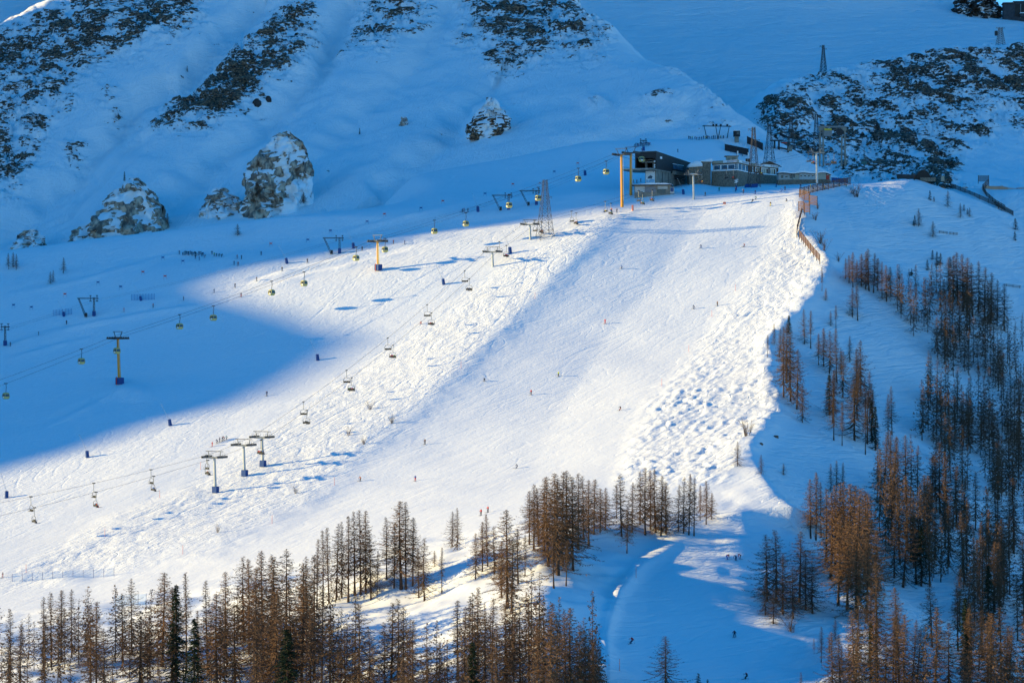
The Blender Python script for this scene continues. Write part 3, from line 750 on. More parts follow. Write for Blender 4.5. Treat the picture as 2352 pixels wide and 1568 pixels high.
# gondola line: three orange posts, two ropes, yellow-green cabins
def gtower(label, u, v, vt, d=None, pad=True, armw=5.2, rz=0.0, lean=0.0):
    p = P3(u, v, d) if d else g(u, v); h = (v-vt)/FPX*p.y
    o = thing('gondola_tower', label, 'lift tower', p, rz, 'orange gondola towers')
    MB().strut((0, 0, -1), (-lean, 0, h), 0.62, m_orange, 0.46, 8).build('mast', o)
    if pad:
        MB().box((0, 0, 1.1), (2.1, 2.1, 2.3), m_blue).build('base_padding', o)
        MB().strut((-0.2, -1.25, -0.2), (-0.2, -1.25, 2.6), 0.13, m_red, n=6).build('marker', o)
    lad = MB()
    for x in (0.55, 0.95): lad.strut((x-0.1, -0.3, 1.5), (x-0.1-lean, -0.2, h-0.5), 0.035, m_galv)
    for k in range(int(h/0.9)): lad.strut((0.45-lean*k*0.9/h, -0.3, 1.6+k*0.9), (0.85-lean*k*0.9/h, -0.3, 1.6+k*0.9), 0.025, m_galv)
    lad.build('ladder', o)
    MB().box((-lean, 0, h+0.25), (armw, 0.7, 0.55), m_dark).build('cross_arm', o)
    for s in (-1, 1):
        b = MB(); x = s*armw/2-lean
        b.box((x, 0, h+0.15), (0.28, 5.6, 0.30), m_dark)
        for k in range(6): b.strut((x-0.16, -2.4+k*0.96, h+0.5), (x+0.16, -2.4+k*0.96, h+0.5), 0.36, m_dark, n=8)
        b.build('sheave_train', o)
    b = MB()
    for s in (-1, 1): b.strut((s*1.2-lean, 0, h+0.4), (s*2.2-lean, 0, h+2.6), 0.13, m_dark)
    b.strut((-2.7-lean, 0, h+2.6), (2.7-lean, 0, h+2.6), 0.14, m_dark); b.build('gantry', o)
    M4 = Matrix.Translation(p) @ Matrix.Rotation(rz, 4, 'Z')
    return [M4 @ Vector((s*armw/2-lean, 0, h+0.95)) for s in (-1, 1)]
GA = gtower('orange gondola post with a blue padded foot alone in the big shadow', 275, 882, 779, lean=1.0, rz=-0.75)
GB = gtower('orange gondola post with a blue foot on the sunlit edge of the wide slope', 869, 621, 556, lean=0.4, rz=-0.75)
GC = gtower('taller thick orange post in front of the black cable station', 1429, 470, 357, d=948, pad=False, rz=-0.55, lean=0.35)
GD = gtower('thinner orange post directly before the opening of the black station', 1449, 458, 353, d=972, pad=False, rz=-0.55)
g0 = [P3(-420, 1010, 770), P3(-420, 1032, 768)]
gend = [P3(1470, 368, 1000), P3(1492, 368, 996)]
GR = [[g0[0], GA[0], GB[0], GC[0], gend[0]], [g0[1], GA[1], GB[1], GC[1], gend[1]]]
rope('lift_rope', 'upper haul rope of the gondola line sweeping past the orange posts', GR[0])
rope('lift_rope', 'lower haul rope of the gondola line sweeping past the orange posts', GR[1])
def cabin_proto():
    o = thing('gondola_cabin', 'x', 'gondola cabin', (0, 0, 0), 0, 'yellow-green gondola cabins')
    def ring(z, hw, hd, c=0.3):
        pts = []
        for sx, sy in ((1, -1), (1, 1), (-1, 1), (-1, -1)):
            a = [(sx*hw, sy*(hd-c)), (sx*(hw-c), sy*hd)]
            if sx*sy > 0: pts += [(x, y, z) for x, y in a]
            else: pts += [(x, y, z) for x, y in a[::-1]]
        return pts
    prof = [(-5.15, .72, .68), (-4.95, .95, .9), (-4.3, 1.12, 1.06)]
    MB().rings([ring(*q) for q in prof], m_cabin).build('lower_shell', o)
    MB().rings([ring(-4.3, 1.08, 1.02), ring(-3.45, 0.99, .93)], m_glass).build('window', o)
    b = MB().rings([ring(-3.45, 1.03, .97), ring(-3.1, .84, .8), ring(-2.98, .5, .5)], m_cabin)
    for (x0, y0), (x1, y1) in zip([(1.1, .8), (1.1, -.8), (-1.1, .8), (-1.1, -.8), (.02, -1.05), (.02, 1.05)], [(1.0, .72), (1.0, -.72), (-1.0, .72), (-1.0, -.72), (.02, -.96), (.02, .96)]):
        b.strut((x0, y0, -4.32), (x1, y1, -3.38), 0.07, m_cabin)
    b.build('roof', o)
    MB().box((0.55, -1.14, -4.5), (0.7, 0.14, 0.5), m_white).build('ski_rack', o)
    h = MB(); h.strut((0, 0, -2.98), (0.05, 0, -2.4), .1, m_dark); h.strut((0.05, 0, -2.4), (0.32, 0, -1.2), .1, m_dark); h.strut((0.32, 0, -1.2), (0, 0, -0.1), .1, m_dark)
    h.build('hanger', o)
    MB().box((0, 0, 0.05), (0.35, 1.1, 0.3), m_dark).build('grip', o)
    return o
CP = cabin_proto()
cab = [(15,1,'lowest gondola cabin, at the western picture edge below the rope'), (186,0,'gondola cabin just downhill of the shaded orange post'), (268,1,'gondola cabin hanging in front of the shaded orange post'),
       (412,0,'gondola cabin just uphill of the shaded orange post'), (490,1,'gondola cabin in shade near the tip of the light wedge'), (623,0,'lower of two gondola cabins over the sunlit wedge'),
       (697,1,'upper of two gondola cabins over the sunlit wedge'), (817,0,'gondola cabin beside the drag lift post above the sunlit orange post'), (883,1,'gondola cabin just uphill of the sunlit orange post'),
       (999,0,'gondola cabin in blue shade, next above the sunlit orange post'), (1069,1,'gondola cabin below three small skiers on the upper shaded slope'), (1169,0,'gondola cabin overlapping the lower of two dark drag lift portals'),
       (1236,1,'gondola cabin between a dark drag lift portal and the big lattice pylon'), (1327,0,'gondola cabin beside a blue snow gun below the black station'), (1391,1,'gondola cabin nearest the orange station posts')]
for i, (u, k, lab) in enumerate(cab):
    p, dr = rope_at(GR[k], u)
    rz = math.atan2(dr.y, dr.x)-math.pi/2
    if i == 0: CP.location = p; CP.rotation_euler[2] = rz; CP['label'] = lab
    else: dup(CP, lab, p, rz)
dup(CP, 'gondola cabin parked in the mouth of the black station', P3(1474, 343, 985), -0.4)

# chairlift
CTL = [(495,1131,1052,'westernmost of three chairlift masts standing close together by the mogul band', True), (562,1093,1024,'middle one of three chairlift masts standing close together', True), (604,1071,1006,'rear one of three chairlift masts, red riders before it', True),
       (1133,627,580,'chairlift mast rising behind the mogul bank below the big lattice pylon', False), (1219,573,517,'chairlift mast just beside the foot of the big lattice pylon', False), (1594,456,402,'chairlift mast in front of the restaurant stone wall', False), (1877,429,352,'tall chairlift mast in front of the grey boarded shed', False)]
def ctower(u, v, vt, label, pad, d=None, rz=-0.46):
    p = P3(u, v, d) if d else g(u, v); h = (v-vt)/FPX*p.y
    o = thing('chairlift_mast', label, 'lift tower', p, rz, 'grey chairlift masts')
    MB().strut((0, 0, -1), (-0.35, 0, h), 0.48, m_galv, 0.36, 10).build('mast', o)
    if pad: MB().box((0, 0, 0.9), (1.5, 1.5, 1.9), m_blue).build('base_padding', o)
    MB().box((-0.35, 0, h+0.2), (5.4, 0.55, 0.5), m_grey).build('cross_arm', o)
    for s in (-1, 1):
        b = MB(); x = s*2.7-0.35
        b.box((x, 0, h+0.15), (0.22, 5.4, 0.26), m_grey)
        for k in range(8): b.strut((x-0.14, -2.5+k*0.71, h+0.45), (x+0.14, -2.5+k*0.71, h+0.45), 0.27, m_dark, n=8)
        b.build('sheave_train', o)
        w = MB()
        for k in range(5): w.strut((x-0.65*s, -2.4+k*1.2, h+0.3), (x-0.65*s, -2.4+k*1.2, h+1.35), 0.035, m_grey)
        for z in (0.8, 1.35): w.strut((x-0.65*s, -2.4, h+z), (x-0.65*s, 2.4, h+z), 0.035, m_grey)
        w.box((x-0.45*s, 0, h+0.32), (0.5, 4.8, 0.06), m_grey)
        w.build('catwalk', o)
    b = MB()
    for s in (-1, 1): b.strut((s*1.7-0.35, 0, h+0.3), (s*2.2-0.35, 0, h+2.0), 0.12, m_grey)
    b.strut((-3.0-0.35, 0, h+2.0), (3.0-0.35, 0, h+2.0), 0.13, m_dark); b.build('gantry', o)
    M4 = Matrix.Translation(p) @ Matrix.Rotation(rz, 4, 'Z')
    return [M4 @ Vector((s*2.7-0.35, 0, h+0.8)) for s in (-1, 1)]
CT = []
for u, v, vt, lab, pad in CTL:
    dd = {1133: 893, 1219: 915, 1594: 958, 1877: 985}.get(u)
    CT.append(ctower(u, v, vt, lab, pad, dd))
c0 = [P3(-420, 1222, 640), P3(-420, 1268, 632)]
c9 = [P3(2010, 362, 1045), P3(2030, 362, 1040)]
CR = [[c0[k]]+[t[k] for t in CT]+[c9[k]] for k in (0, 1)]
rope('lift_rope', 'downhill haul rope of the chairlift, carrying empty chairs', CR[0], r=0.04, sag=0.016)
rope('lift_rope', 'uphill haul rope of the chairlift, carrying seated riders', CR[1], r=0.04, sag=0.016)
def chair_proto():
    o = thing('lift_chair', 'x', 'chairlift chair', (0, 0, 0), 0, 'four-seat chairs of the chairlift')
    MB().box((0, 0.05, -4.0), (2.3, 0.5, 0.14), m_seat).build('seat', o)
    MB().box((0, -0.25, -3.72), (2.3, 0.10, 0.42), m_seat).build('backrest', o)
    for s in (-1, 1):
        b = MB(); b.strut((s*1.2, -0.2, -4.05), (s*1.2, -0.2, -2.9), .06, m_dark); b.strut((s*1.2, -0.2, -2.9), (s*0.85, -0.1, -2.5), .06, m_dark)
        b.strut((s*0.85, -0.1, -2.5), (0, 0, -2.45), .065, m_dark); b.strut((s*1.2, -0.2, -4.05), (s*1.2, 0.5, -4.05), .035, m_dark); b.build('side_frame', o)
    b = MB(); b.strut((-1.1, 0.5, -3.6), (1.1, 0.5, -3.6), .03, m_dark); b.strut((-1.1, 0.5, -3.6), (-1.2, -0.2, -3.1), .03, m_dark); b.strut((1.1, 0.5, -3.6), (1.2, -0.2, -3.1), .03, m_dark); b.build('safety_bar', o)
    MB().strut((0, 0, -2.45), (0.1, 0, 0), .085, m_grey).build('hanger', o)
    MB().box((0.05, 0, 0.0), (0.3, 0.9, 0.28), m_dark).build('grip', o)
    return o
HP = chair_proto()
SIT = []          # (matrix of the chair, riders)
ride = {'r': ('red', 'black'), 'k': ('black', 'black'), 'b': ('blue', 'black'), 'g': ('green', 'black'), 't': ('teal', 'black'), 'y': ('yellow', 'black')}
chairs = [(72,0,'','empty chair near the western picture edge, its rope lowest'), (216,0,'','empty chair above the chair with a red-trousered rider'), (348,0,'','empty chair directly above two blue riders'), (473,0,'','empty chair hanging beside the westernmost close-set mast'),
          (697,0,'','empty chair next uphill of the three close masts'), (797,0,'','empty chair over the bank where the shadow boundary ends'), (891,0,'','empty chair level with the point of the big shadow'), (981,0,'','empty chair above the fallen red skier by the bank'),
          (1067,0,'','empty chair over the thin horizontal shadow below the mast'), (1147,0,'','empty chair just uphill of the mast behind the bank'), (1228,0,'','empty chair seen against the foot of the big lattice pylon'), (1313,0,'','empty chair uphill of the big lattice pylon'), (1390,0,'y','chair with one yellow rider near the orange station posts'),
          (1467,0,'','empty chair in front of the low grey hut'), (1603,0,'','empty chair in front of the snowy-roofed stone block'), (1669,0,'','empty chair seen against the stone restaurant wall'), (1737,0,'','empty chair at the eastern end of the stone restaurant wall'), (1857,0,'','empty chair above the grey shed beside its mast'), (1902,0,'','empty chair uphill of the mast by the grey shed'),
          (78,1,'kk','chair with two dark riders near the western picture edge'), (222,1,'bkr','chair with a red-trousered rider over the lower slope'), (353,1,'bb','chair with two blue riders over the lower slope'), (479,1,'kkk','chair with three dark riders at the westernmost close-set mast'), (599,1,'rrkb','chair with red and blue riders before the rear close-set mast'),
          (705,1,'kk','chair with riders next uphill of the three close masts'), (806,1,'gkrk','chair with green, red and dark riders over the bank'), (902,1,'rrg','chair with two red riders and a green one'), (992,1,'rk','chair with riders right above the white mogul band'), (1077,1,'kbk','chair with riders low over the bank rim'),
          (1163,1,'kr','chair with a black and a red rider uphill of the mast'), (1243,1,'kkr','chair with riders seen through the big lattice pylon'), (1324,1,'kkk','chair with three dark riders uphill of the big lattice pylon'), (1402,1,'kkt','chair with riders and crossed skis below the orange posts'), (1475,1,'rtt','chair with teal and red riders before the low grey hut'),
          (1498,1,'rk','chair with a red rider beside the grey hut door'), (1613,1,'ry','chair with red and yellow riders by the stone block'), (1685,1,'rrk','chair with red riders against the stone restaurant wall'), (1749,1,'gy','chair with green and yellow riders by the lattice pylon foot'), (1867,1,'kkr','chair with dark riders above the grey shed'), (1915,1,'kkkk','full chair of dark riders, highest on the line')]
for i, (u, k, rd, lab) in enumerate(chairs):
    p, dr = rope_at(CR[k], u, 0.016)
    rz = math.atan2(dr.y, dr.x)-math.pi/2+(math.pi if k == 0 else 0)
    if i == 0: HP.location = p; HP.rotation_euler[2] = rz; HP['label'] = lab; o = HP
    else: o = dup(HP, lab, p, rz)
    if rd: SIT.append((p, rz, rd, lab, u))

# drag lifts: dark portals with a leaning and an upright leg
def portal(label, u, v, vt, up=True, lean=True, w=24, rz=0.0):
    p = g(u, v); s = p.y/FPX; h = (v-vt)*s; W_ = w*s
    o = thing('drag_lift_post', label, 'lift post', p, rz, 'dark drag lift posts')
    def leg(a, e, wd, pad):
        b = MB(); a, e = Vector(a), Vector(e)
        for x in (-wd, wd):
            for y in (-wd, wd): b.strut(a+Vector((x, y, 0)), e+Vector((x*0.6, y*0.6, 0)), 0.10, m_dark)
        n = 7
        for k in range(n):
            q0, q1 = a.lerp(e, k/n), a.lerp(e, (k+1)/n); sg = wd if k % 2 else -wd
            b.strut(q0+Vector((sg, -wd, 0)), q1+Vector((-sg*0.9, -wd, 0)), 0.06, m_dark); b.strut(q0+Vector((-wd, sg, 0)), q1+Vector((-wd, -sg*0.9, 0)), 0.06, m_dark)
        return b.build('leg', o)
    if up:
        leg((0, 0, -0.5), (0, 0, h), 0.3, True); MB().box((0, 0, 0.8), (1.15, 1.15, 1.9), m_blue).build('base_padding', o)
    if lean:
        leg((-W_*0.75, -0.4, -0.6), (-W_*1.45, 0, h*0.93), 0.28, False); MB().box((-W_*0.75, -0.4, 0.4), (0.9, 0.9, 1.3), m_dark).build('footing', o)
    x0 = -W_*1.6 if lean else -1.6
    MB().box(((x0+1.6)/2, 0, h*0.95), (1.6-x0, 0.35, 0.35), m_dark).build('cross_arm', o)
    for x in (-1.3, 1.1):
        b = MB(); b.strut((x, 0, h*0.8), (x, 0, h*1.1), 0.13, m_dark); b.box((x, 0, h*0.8), (0.5, 2.2, 0.3), m_dark); b.box((x, 0, h*1.1), (0.55, 1.6, 0.25), m_dark)
        b.build('pulley_bracket', o)
    return p+Vector((-1.3, 0, h*0.82)), p+Vector((1.1, 0, h*0.82))
D1 = [portal('dark drag lift post cut by the western picture edge', 12, 793, 748, lean=False),
      portal('dark drag lift portal with two lattice legs below the tree row', 216, 725, 683), portal('dark drag lift portal at the end of the two snow tracks', 780, 581, 545),
      portal('lower of two neighbouring dark drag lift portals above the chairlift', 1168, 481, 447), portal('upper of two neighbouring dark drag lift portals, by the big pylon', 1232, 470, 437),
      portal('dark drag lift post beside the crowd above the black station', 1478, 346, 322, lean=False)]
for k, nm in ((0, 'upper'), (1, 'lower')):
    rope('lift_rope', f'{nm} rope of the drag lift strung between the dark portals', [P3(-420, 900, 800)]+[q[k] for q in D1], r=0.03, sag=0.01)
# small drag lift in front of the ridge with its queue
def t_portal(label, u, v, vt, d):
    p = P3(u, v, d); s = d/FPX; h = (v-vt)*s
    o = thing('drag_lift_post', label, 'lift post', p, 0.15)
    for a, e in (((-5, 0), (-6.4, h)), ((0.2, 0), (-0.9, h)), ((0.2, 0), (1.6, h)), ((4.4, 0), (5.6, h))):
        MB().strut((a[0], 0, -0.5), (e[0], 0, e[1]), 0.26, m_dark, 0.16).build('leg', o)
    MB().box((-0.3, 0, h*0.93), (13.5, 0.4, 0.4), m_dark).build('cross_arm', o)
    for x in (-2.0, -0.6, 1.5, 4.6): MB().box((x, 0, h+0.1), (0.7, 1.2, 0.8), m_dark).build('pulley_bracket', o)
t_portal('wide dark lift frame standing behind the queue on the white knoll', 1648, 318, 288, min(M.hit(1648, 320), B.hit(1648, 320)))
# valley-side concrete portal of the old cable car, with yellow cabin trolley
def cable_portal():
    d = 1075; s = d/FPX
    o = thing('cable_car_portal', 'tall concrete cable car portal standing before the rocky ridge', 'cable car tower', P3(1912, 372, d))
    for x in (-25, 25):
        for dx in (-4.5, 4.5):
            MB().strut(((x+dx)*s, 0, -2), ((x+dx*0.7)*s, 0, 15.2), 0.52, m_conc, 0.45).build('leg', o)
        MB().box((x*s, 0, 14.6), (2.6, 1.0, 1.6), m_conc).build('leg_head', o)
    MB().box((0, 0, 15.6), (64*s, 1.2, 0.7), m_grey).build('cross_beam', o)
    MB().box((-2.2, -0.8, 12.6), (3.6, 1.2, 2.6), m_grey).build('trolley_box', o)
    MB().box((-2.2, -0.9, 14.3), (3.2, 1.3, 0.9), m_yel).build('trolley_cover', o)
    MB().strut((3.2, -0.6, 13.2), (3.2, 0.6, 13.2), 1.6, m_dark, n=12).build('bullwheel', o)
    b = MB(); b.strut((-29*s, 0, 5), (-21*s, 0, 9), .15, m_grey); b.strut((-21*s, 0, 5), (-29*s, 0, 9), .15, m_grey); b.build('brace', o)
cable_portal()
o = thing('cable_car_cabin', 'small green cable car cabin against the foot of the rocky ridge', 'cable car', P3(1984, 378, 1070))
MB().box((0, 0, 1.3), (2.4, 2.2, 2.4), mat('green_cabin', (0.03, 0.12, 0.11), 0.5, noise=0.1), top=0.9).build('body', o)
MB().box((0, 0, 1.75), (2.42, 2.22, 0.8), m_glass, top=0.95).build('window', o)
MB().strut((0, 0, 2.5), (0.2, 0, 7.5), .12, m_dark).build('hanger', o)
tag(MB().strut(P3(1984, 338, 1070), P3(1925, 298, 1074), .07, m_rope).strut(P3(1984, 338, 1070), P3(2500, 260, 1170), .07, m_rope).build('cable'), 'carrying cable of the small green cable car cabin', 'rope')

# power pylons
lattice('power_pylon', 'biggest lattice pylon, standing behind the mogul bank above the chairlift masts', 1252, 577, 27.5, 5.6, 1.3, ((0.96, -2.4), (0.77, 2.6)), 0.35, panels=11, d=916)
lattice('power_pylon', 'lattice pylon rising in front of the restaurant corner', 1731, 428, 24.5, 3.4, 1.0, ((0.97, -2.2), (0.79, 2.6)), 0.2, d=985, r=0.12)
lattice('power_pylon', 'lattice pylon just behind the gabled roof of the restaurant', 1767, 372, 17.3, 3.2, 0.9, ((0.93, -2), (0.99, 2)), 0.25, d=1062, r=0.11)
lattice('power_pylon', 'thin lattice pylon beside the chairlift top station', 1817, 340, 14.5, 1.9, 0.9, ((0.99, 1.8),), 0.2, d=1078, r=0.10)
lattice('power_pylon', 'thin lattice pylon before the rocky ridge next to the concrete portal', 1875, 350, 17.5, 2.0, 1.0, ((0.99, -1.8),), 0.2, d=1083, r=0.10)
lattice('power_pylon', 'lattice pylon standing alone on the crest of the rocky ridge', 1891, 168, 15.8, 2.6, 0.8, ((0.97, -2), (0.88, 2)), 0.2, d=1336, r=0.15)
lattice('cable_car_tower', 'grey lattice cable car tower on the ridge below the summit station', 2298, 103, 10.0, 2.6, 1.6, ((0.98, -2.6), (0.98, 2.6)), 0.2, d=1338, r=0.14, m=m_grey, group=None)
MB().box((-2.6, 0, 6.6), (1.3, 1.2, 2.6), m_dark).build('cabin', bpy.data.objects['cable_car_tower'])

# snow guns, gates, markers, nets
def lance_proto():
    o = thing('snow_gun', 'x', 'snow gun', (0, 0, 0), 0, 'blue-footed snow lances')
    MB().strut((0, 0, -0.4), (0, 0, 2.1), 0.62, m_blue, 0.55, 10).build('base_padding', o)
    MB().strut((0, 0, 1.8), (-1.8, 0, 7.0), 0.05, m_galv, 0.035, 6).build('lance', o)
    MB().strut((-1.8, 0, 7.0), (-1.9, 0, 7.3), 0.10, m_galv, n=6).build('nozzle', o)
    return o
LP = None
for u, v, lab, rz, ry, sc in ((730,827,'snow lance on the shaded flank near the tip of the big shadow',0,.18,1), (391,977,'snow lance at the lower rim of the big shadow',0,.25,1), (201,1050,'snow lance halfway down the lower rim of the big shadow',0,.15,1),
        (15,1143,'snow lance by the western picture edge on the sunlit slope',0,-.05,1), (659,605,'snow lance below the skiers on the shaded upper slope',0,.3,1), (1019,653,'leaning snow lance on the sunlit slope below the chairlift mast',.2,.22,1),
        (1172,582,'snow lance with a long pole between the two upper chairlift masts',0,.14,1.15), (812,570,'snow lance beside the drag lift portal in the sun tracks',0,.15,1), (1098,486,'snow lance in the shade below the ski tracks',0,.1,1), (1344,403,'snow lance beside the gondola rope below the black station',0,.1,1),
        (324,690,'snow lance standing before a blue net panel, upper one',0,.3,.8), (147,726,'snow lance standing before a blue net panel, lower one',0,.2,.8), (1570,446,'snow lance leaning beside the mast at the restaurant',0,.2,.9)):
    p = g(u, v)
    if LP is None: LP = lance_proto(); o = LP; o['label'] = lab; o.location = p
    else: o = dup(LP, lab, p, rz)
    o.rotation_euler = (0, -ry*0.6, rz); o.scale = (sc, sc, sc)
def gate_proto(m):
    o = thing('slalom_gate', 'x', 'slalom gate', (0, 0, 0), 0, 'slalom gates on the shaded slope')
    for x in (-.55, .55): MB().strut((x, 0, -.2), (x, 0, 1.9), .035, m, n=5).build('pole', o)
    MB().box((0, 0, 1.2), (.9, .03, .5), m).build('flag', o)
    return o
GPR = {k: gate_proto(m) for k, m in (('blue', m_blue), ('red', m_red))}; first = {'blue': True, 'red': True}
gates = [(374,598,'blue','below the crowd'),(420,606,'blue','under the single skier by the crowd'),(328,631,'red','on the open slope under the crowd'),(379,641,'red','farther below the crowd'),(225,655,'blue','above the snow lance nets'),(277,665,'blue','just above the upper lance net'),(149,682,'red','uphill of the two-legged portal'),(31,707,'blue','near the western edge post'),(72,712,'blue','next to the western edge post'),
         (843,515,'blue','uphill of the sunlit orange post'),(883,498,'red','under the smooth crest'),(967,484,'blue','along the crest track'),(1017,468,'red','under the crest tracks'),(1114,451,'blue','above the lower dark portal'),(1178,429,'red','above the upper dark portal'),(1273,400,'blue','left of the long snow track'.replace('left', 'beside')),(1327,381,'red','above the highest free cabin'),(622,566,'red','near the shaded skiers'),(707,557,'blue','uphill of the snow lance in shade'),(759,536,'blue','on the empty shade below the crest')]
for u, v, c, w in gates:
    lab = f'small {c} slalom gate {w}'; p = g(u, v)
    if first[c]: GPR[c].location = p; GPR[c]['label'] = lab; first[c] = False
    else: dup(GPR[c], lab, p, 0)
for u, v, w in ((1229,686,'at the upper piste edge by the bank'),(1059,846,'halfway down the bank edge'),(1520,886,'at the foot of the moguls'),(1582,808,'below the mogul field top'),(1635,727,'beside two skiers at the mogul edge'),(1689,668,'near the top of the mogul edge'),(420,1272,'on the lower bank corner'),(241,1232,'where the thin rope shadow ends'),(60,1315,'above the net at the western edge'),(367,1143,'beside the two blue riders'),(461,1078,'beside the westernmost close-set mast'),(625,1202,'on the low bank edge'),(768,1114,'below the shrubs on the bank'),(1423,1540,'at the inner rim of the lower run'),(1461,1326,'at the upper bend of the lower run'),(1408,905,'x')):
    if w == 'x': continue
    tag(MB().strut((0, 0, -.3), (0, 0, 2.3), .06, m_pink, .05, 6).build('piste_marker', loc=g(u, v)), f'thin pink marker pole {w}', 'marker pole', 'pink piste markers')
def net(label, a, b, h, n):
    p, q = g(*a), g(*b)
    o = thing('safety_net', label, 'safety net', p, 0)
    MB().quad((0, 0, 0), q-p, q-p+Vector((0, 0, h)), (0, 0, h), m_net).build('mesh_panel', o)
    for k in range(n+1):
        r = (q-p)*(k/n); MB().strut(r-Vector((0, 0, .3)), r+Vector((0, 0, h+.1)), .05, m_blue, n=5).build('post', o)
net('blue net panel behind the upper of two netted snow lances', (302, 690), (355, 688), 2.3, 8)
net('blue net panel behind the lower of two netted snow lances', (122, 726), (165, 722), 2.3, 6)
net('blue net strung along the flat piste at the western edge', (28, 1335), (262, 1322), 2.0, 10)
net('short blue net among the larches at the piste foot', (262, 1392), (336, 1388), 2.6, 4)
tag(MB().box((0, 0, 0.6), (1.1, .1, .9), m_pink).strut((-.45, 0, -.2), (-.45, 0, 1.1), .05, m_pink).strut((.45, 0, -.2), (.45, 0, 1.1), .05, m_pink).build('banner', loc=g(1664, 470)), 'small faded red banner lying across the upper piste', 'banner')
o = tag(MB().strut((0, 0, -.3), (0, 0, 2.2), .45, m_pink, n=8).build('barrel', loc=g(1453, 484)), 'orange padded barrel at the upper piste rim', 'barrel')
# ================================================================== BUILDINGS
def uvxy(u, d, z=None):
    return ((u-1176)/FPX*d, d)
def zv(v, d): return (784-v)/FPX*d
# black gondola station on its concrete foot
def station():
    th = math.radians(-25); p = P3(1507, 388, 990)
    o = thing('cable_station', 'black wedge-shaped gondola station cantilevered on a concrete base', 'cable station', p, th)
    L = 41.0; Wd = 9.3
    b = MB()
    b.prism([(-Wd, 0), (0, 0), (0, 0.5), (-Wd, 0.5)], 4.5, 7.1, m_black)                 # fascia over the mouth
    b.build('fascia', o)
    for x in (-Wd+0.25, -0.25): MB().box((x, 0.3, 2.2), (0.5, 0.6, 4.6), m_black).build('mouth_post', o)
    zt = lambda y: 7.1-0.055*y
    MB().add([(0, 0.5, -0.2), (0, L, -0.2), (0, L, zt(L)), (0, 0.5, zt(0))], [(0, 1, 2, 3)], m_black).add([(-0.3, 0.5, -0.2), (-0.3, L, -0.2), (-0.3, L, zt(L)), (-0.3, 0.5, zt(0))], [(3, 2, 1, 0)], m_black).build('side_wall', o)
    MB().add([(-Wd, 0.5, -0.2), (-Wd, L, -0.2), (-Wd, L, zt(L)), (-Wd, 0.5, zt(0))], [(0, 1, 2, 3)], m_black).build('side_wall', o)
    MB().prism([(-Wd, L), (0, L), (0, L+.3), (-Wd, L+.3)], -.2, zt(L), m_black).build('rear_wall', o)
    MB().add([(-Wd-.05, 0, 7.12), (0.05, 0, 7.12), (0.05, L, zt(L)+.05), (-Wd-.05, L, zt(L)+.05), (-Wd-.05, 0, 7.3), (0.05, 0, 7.3), (0.05, L, zt(L)+.25), (-Wd-.05, L, zt(L)+.25)], [(3,2,1,0),(4,5,6,7),(0,1,5,4),(1,2,6,5),(2,3,7,6),(3,0,4,7)], m_black).build('roof', o)
    MB().box((-Wd/2, 3.5, 7.35), (8, 5, 0.15), m_snowp).build('roof_snow', o)
    MB().prism([(-Wd-3.6, -6.5), (0.1, -4.2), (0.1, L*0.4), (-Wd-3.6, 8)], -0.7, -0.1, m_conc).build('platform', o)
    MB().prism([(-Wd-3.2, -6.0), (-0.6, -4.0), (-0.6, -0.6), (-Wd-3.2, -1.5)], -0.08, 0.05, m_snowp).build('platform_snow', o)
    for k in range(9): beam('railing_post', (-Wd-3.4, -5.5+k*1.4, -.1), (-Wd-3.4, -5.5+k*1.4, 1.0), .06, .06, m_dark, o)
    beam('railing', (-Wd-3.4, -5.5, 1.0), (-Wd-3.4, 5.8, 1.0), .06, .06, m_dark, o)
    for x in (-6.6, -3.2, -1.6): MB().box((x, 6, 2.2), (1.0, 1.0, 4.6), m_grey).build('inner_pillar', o)
    MB().strut((-4.6, 7, 3.9), (-4.6, 7, 4.4), 2.6, m_grey, n=14).build('bullwheel', o)
    MB().box((-4.6, 4, 3.2), (6.5, 0.5, 0.5), m_grey).build('drive_beam', o)
    for k, z in enumerate((0.7, 1.6, 3.1)): MB().strut((-.6, -.25, z), (-.6, -.1, z), 0.33, m_white, n=10).build('lamp_disc', o)
    # openings and balcony in the long black wall
    MB().box((0.06, 24.5, 2.2), (0.12, 11, 1.9), m_bglass).build('window', o)
    MB().box((0.25, 24.5, 3.25), (0.6, 12, 0.2), m_snowp).build('ledge_snow', o)
    MB().box((0.5, 26, -0.4), (1.1, 15, 1.5), m_conc).build('balcony', o)
    MB().box((0.1, 5.2, 4.9), (0.25, 2.0, 0.9), m_snowp).build('vent_snow', o)
    # concrete foot
    MB().prism([(-5.0, 0.6), (-0.2, 0.6), (-0.2, L-1), (-5.0, L-1)], -6.6, -0.7, m_conc).build('concrete_base', o)
    for y in (7.2, 14, 23, 32): MB().box((-0.1, y, -3.6), (0.24, 0.35, 5.6), mat('concrete_joint', (0.13, 0.115, 0.10), 0.9)).build('pilaster', o)
    MB().box((0, 27, -1.9), (0.36, 12, 2.2), m_glass).build('recess_shade_panel', o)  # dark panel on the wall, its colour paints the shade of a recess
    MB().box((-2.75, 0.5, -3.3), (4.0, 0.16, 5.0), m_white).build('mural_board', o)
    b = MB(); mb = mat('mural_blue', (0.25, 0.45, 0.60), 0.6, noise=0.3, scale=1.2); md = mat('mural_dark', (0.05, 0.09, 0.13), 0.6, noise=0.4, scale=2)
    b.add([(-4.6, 0.41, -5.4), (-0.9, 0.41, -5.4), (-0.9, 0.41, -4.3), (-2.2, 0.41, -4.0), (-3.4, 0.41, -4.5), (-4.6, 0.41, -4.2)], [(0,1,2,3,4,5)], mb)
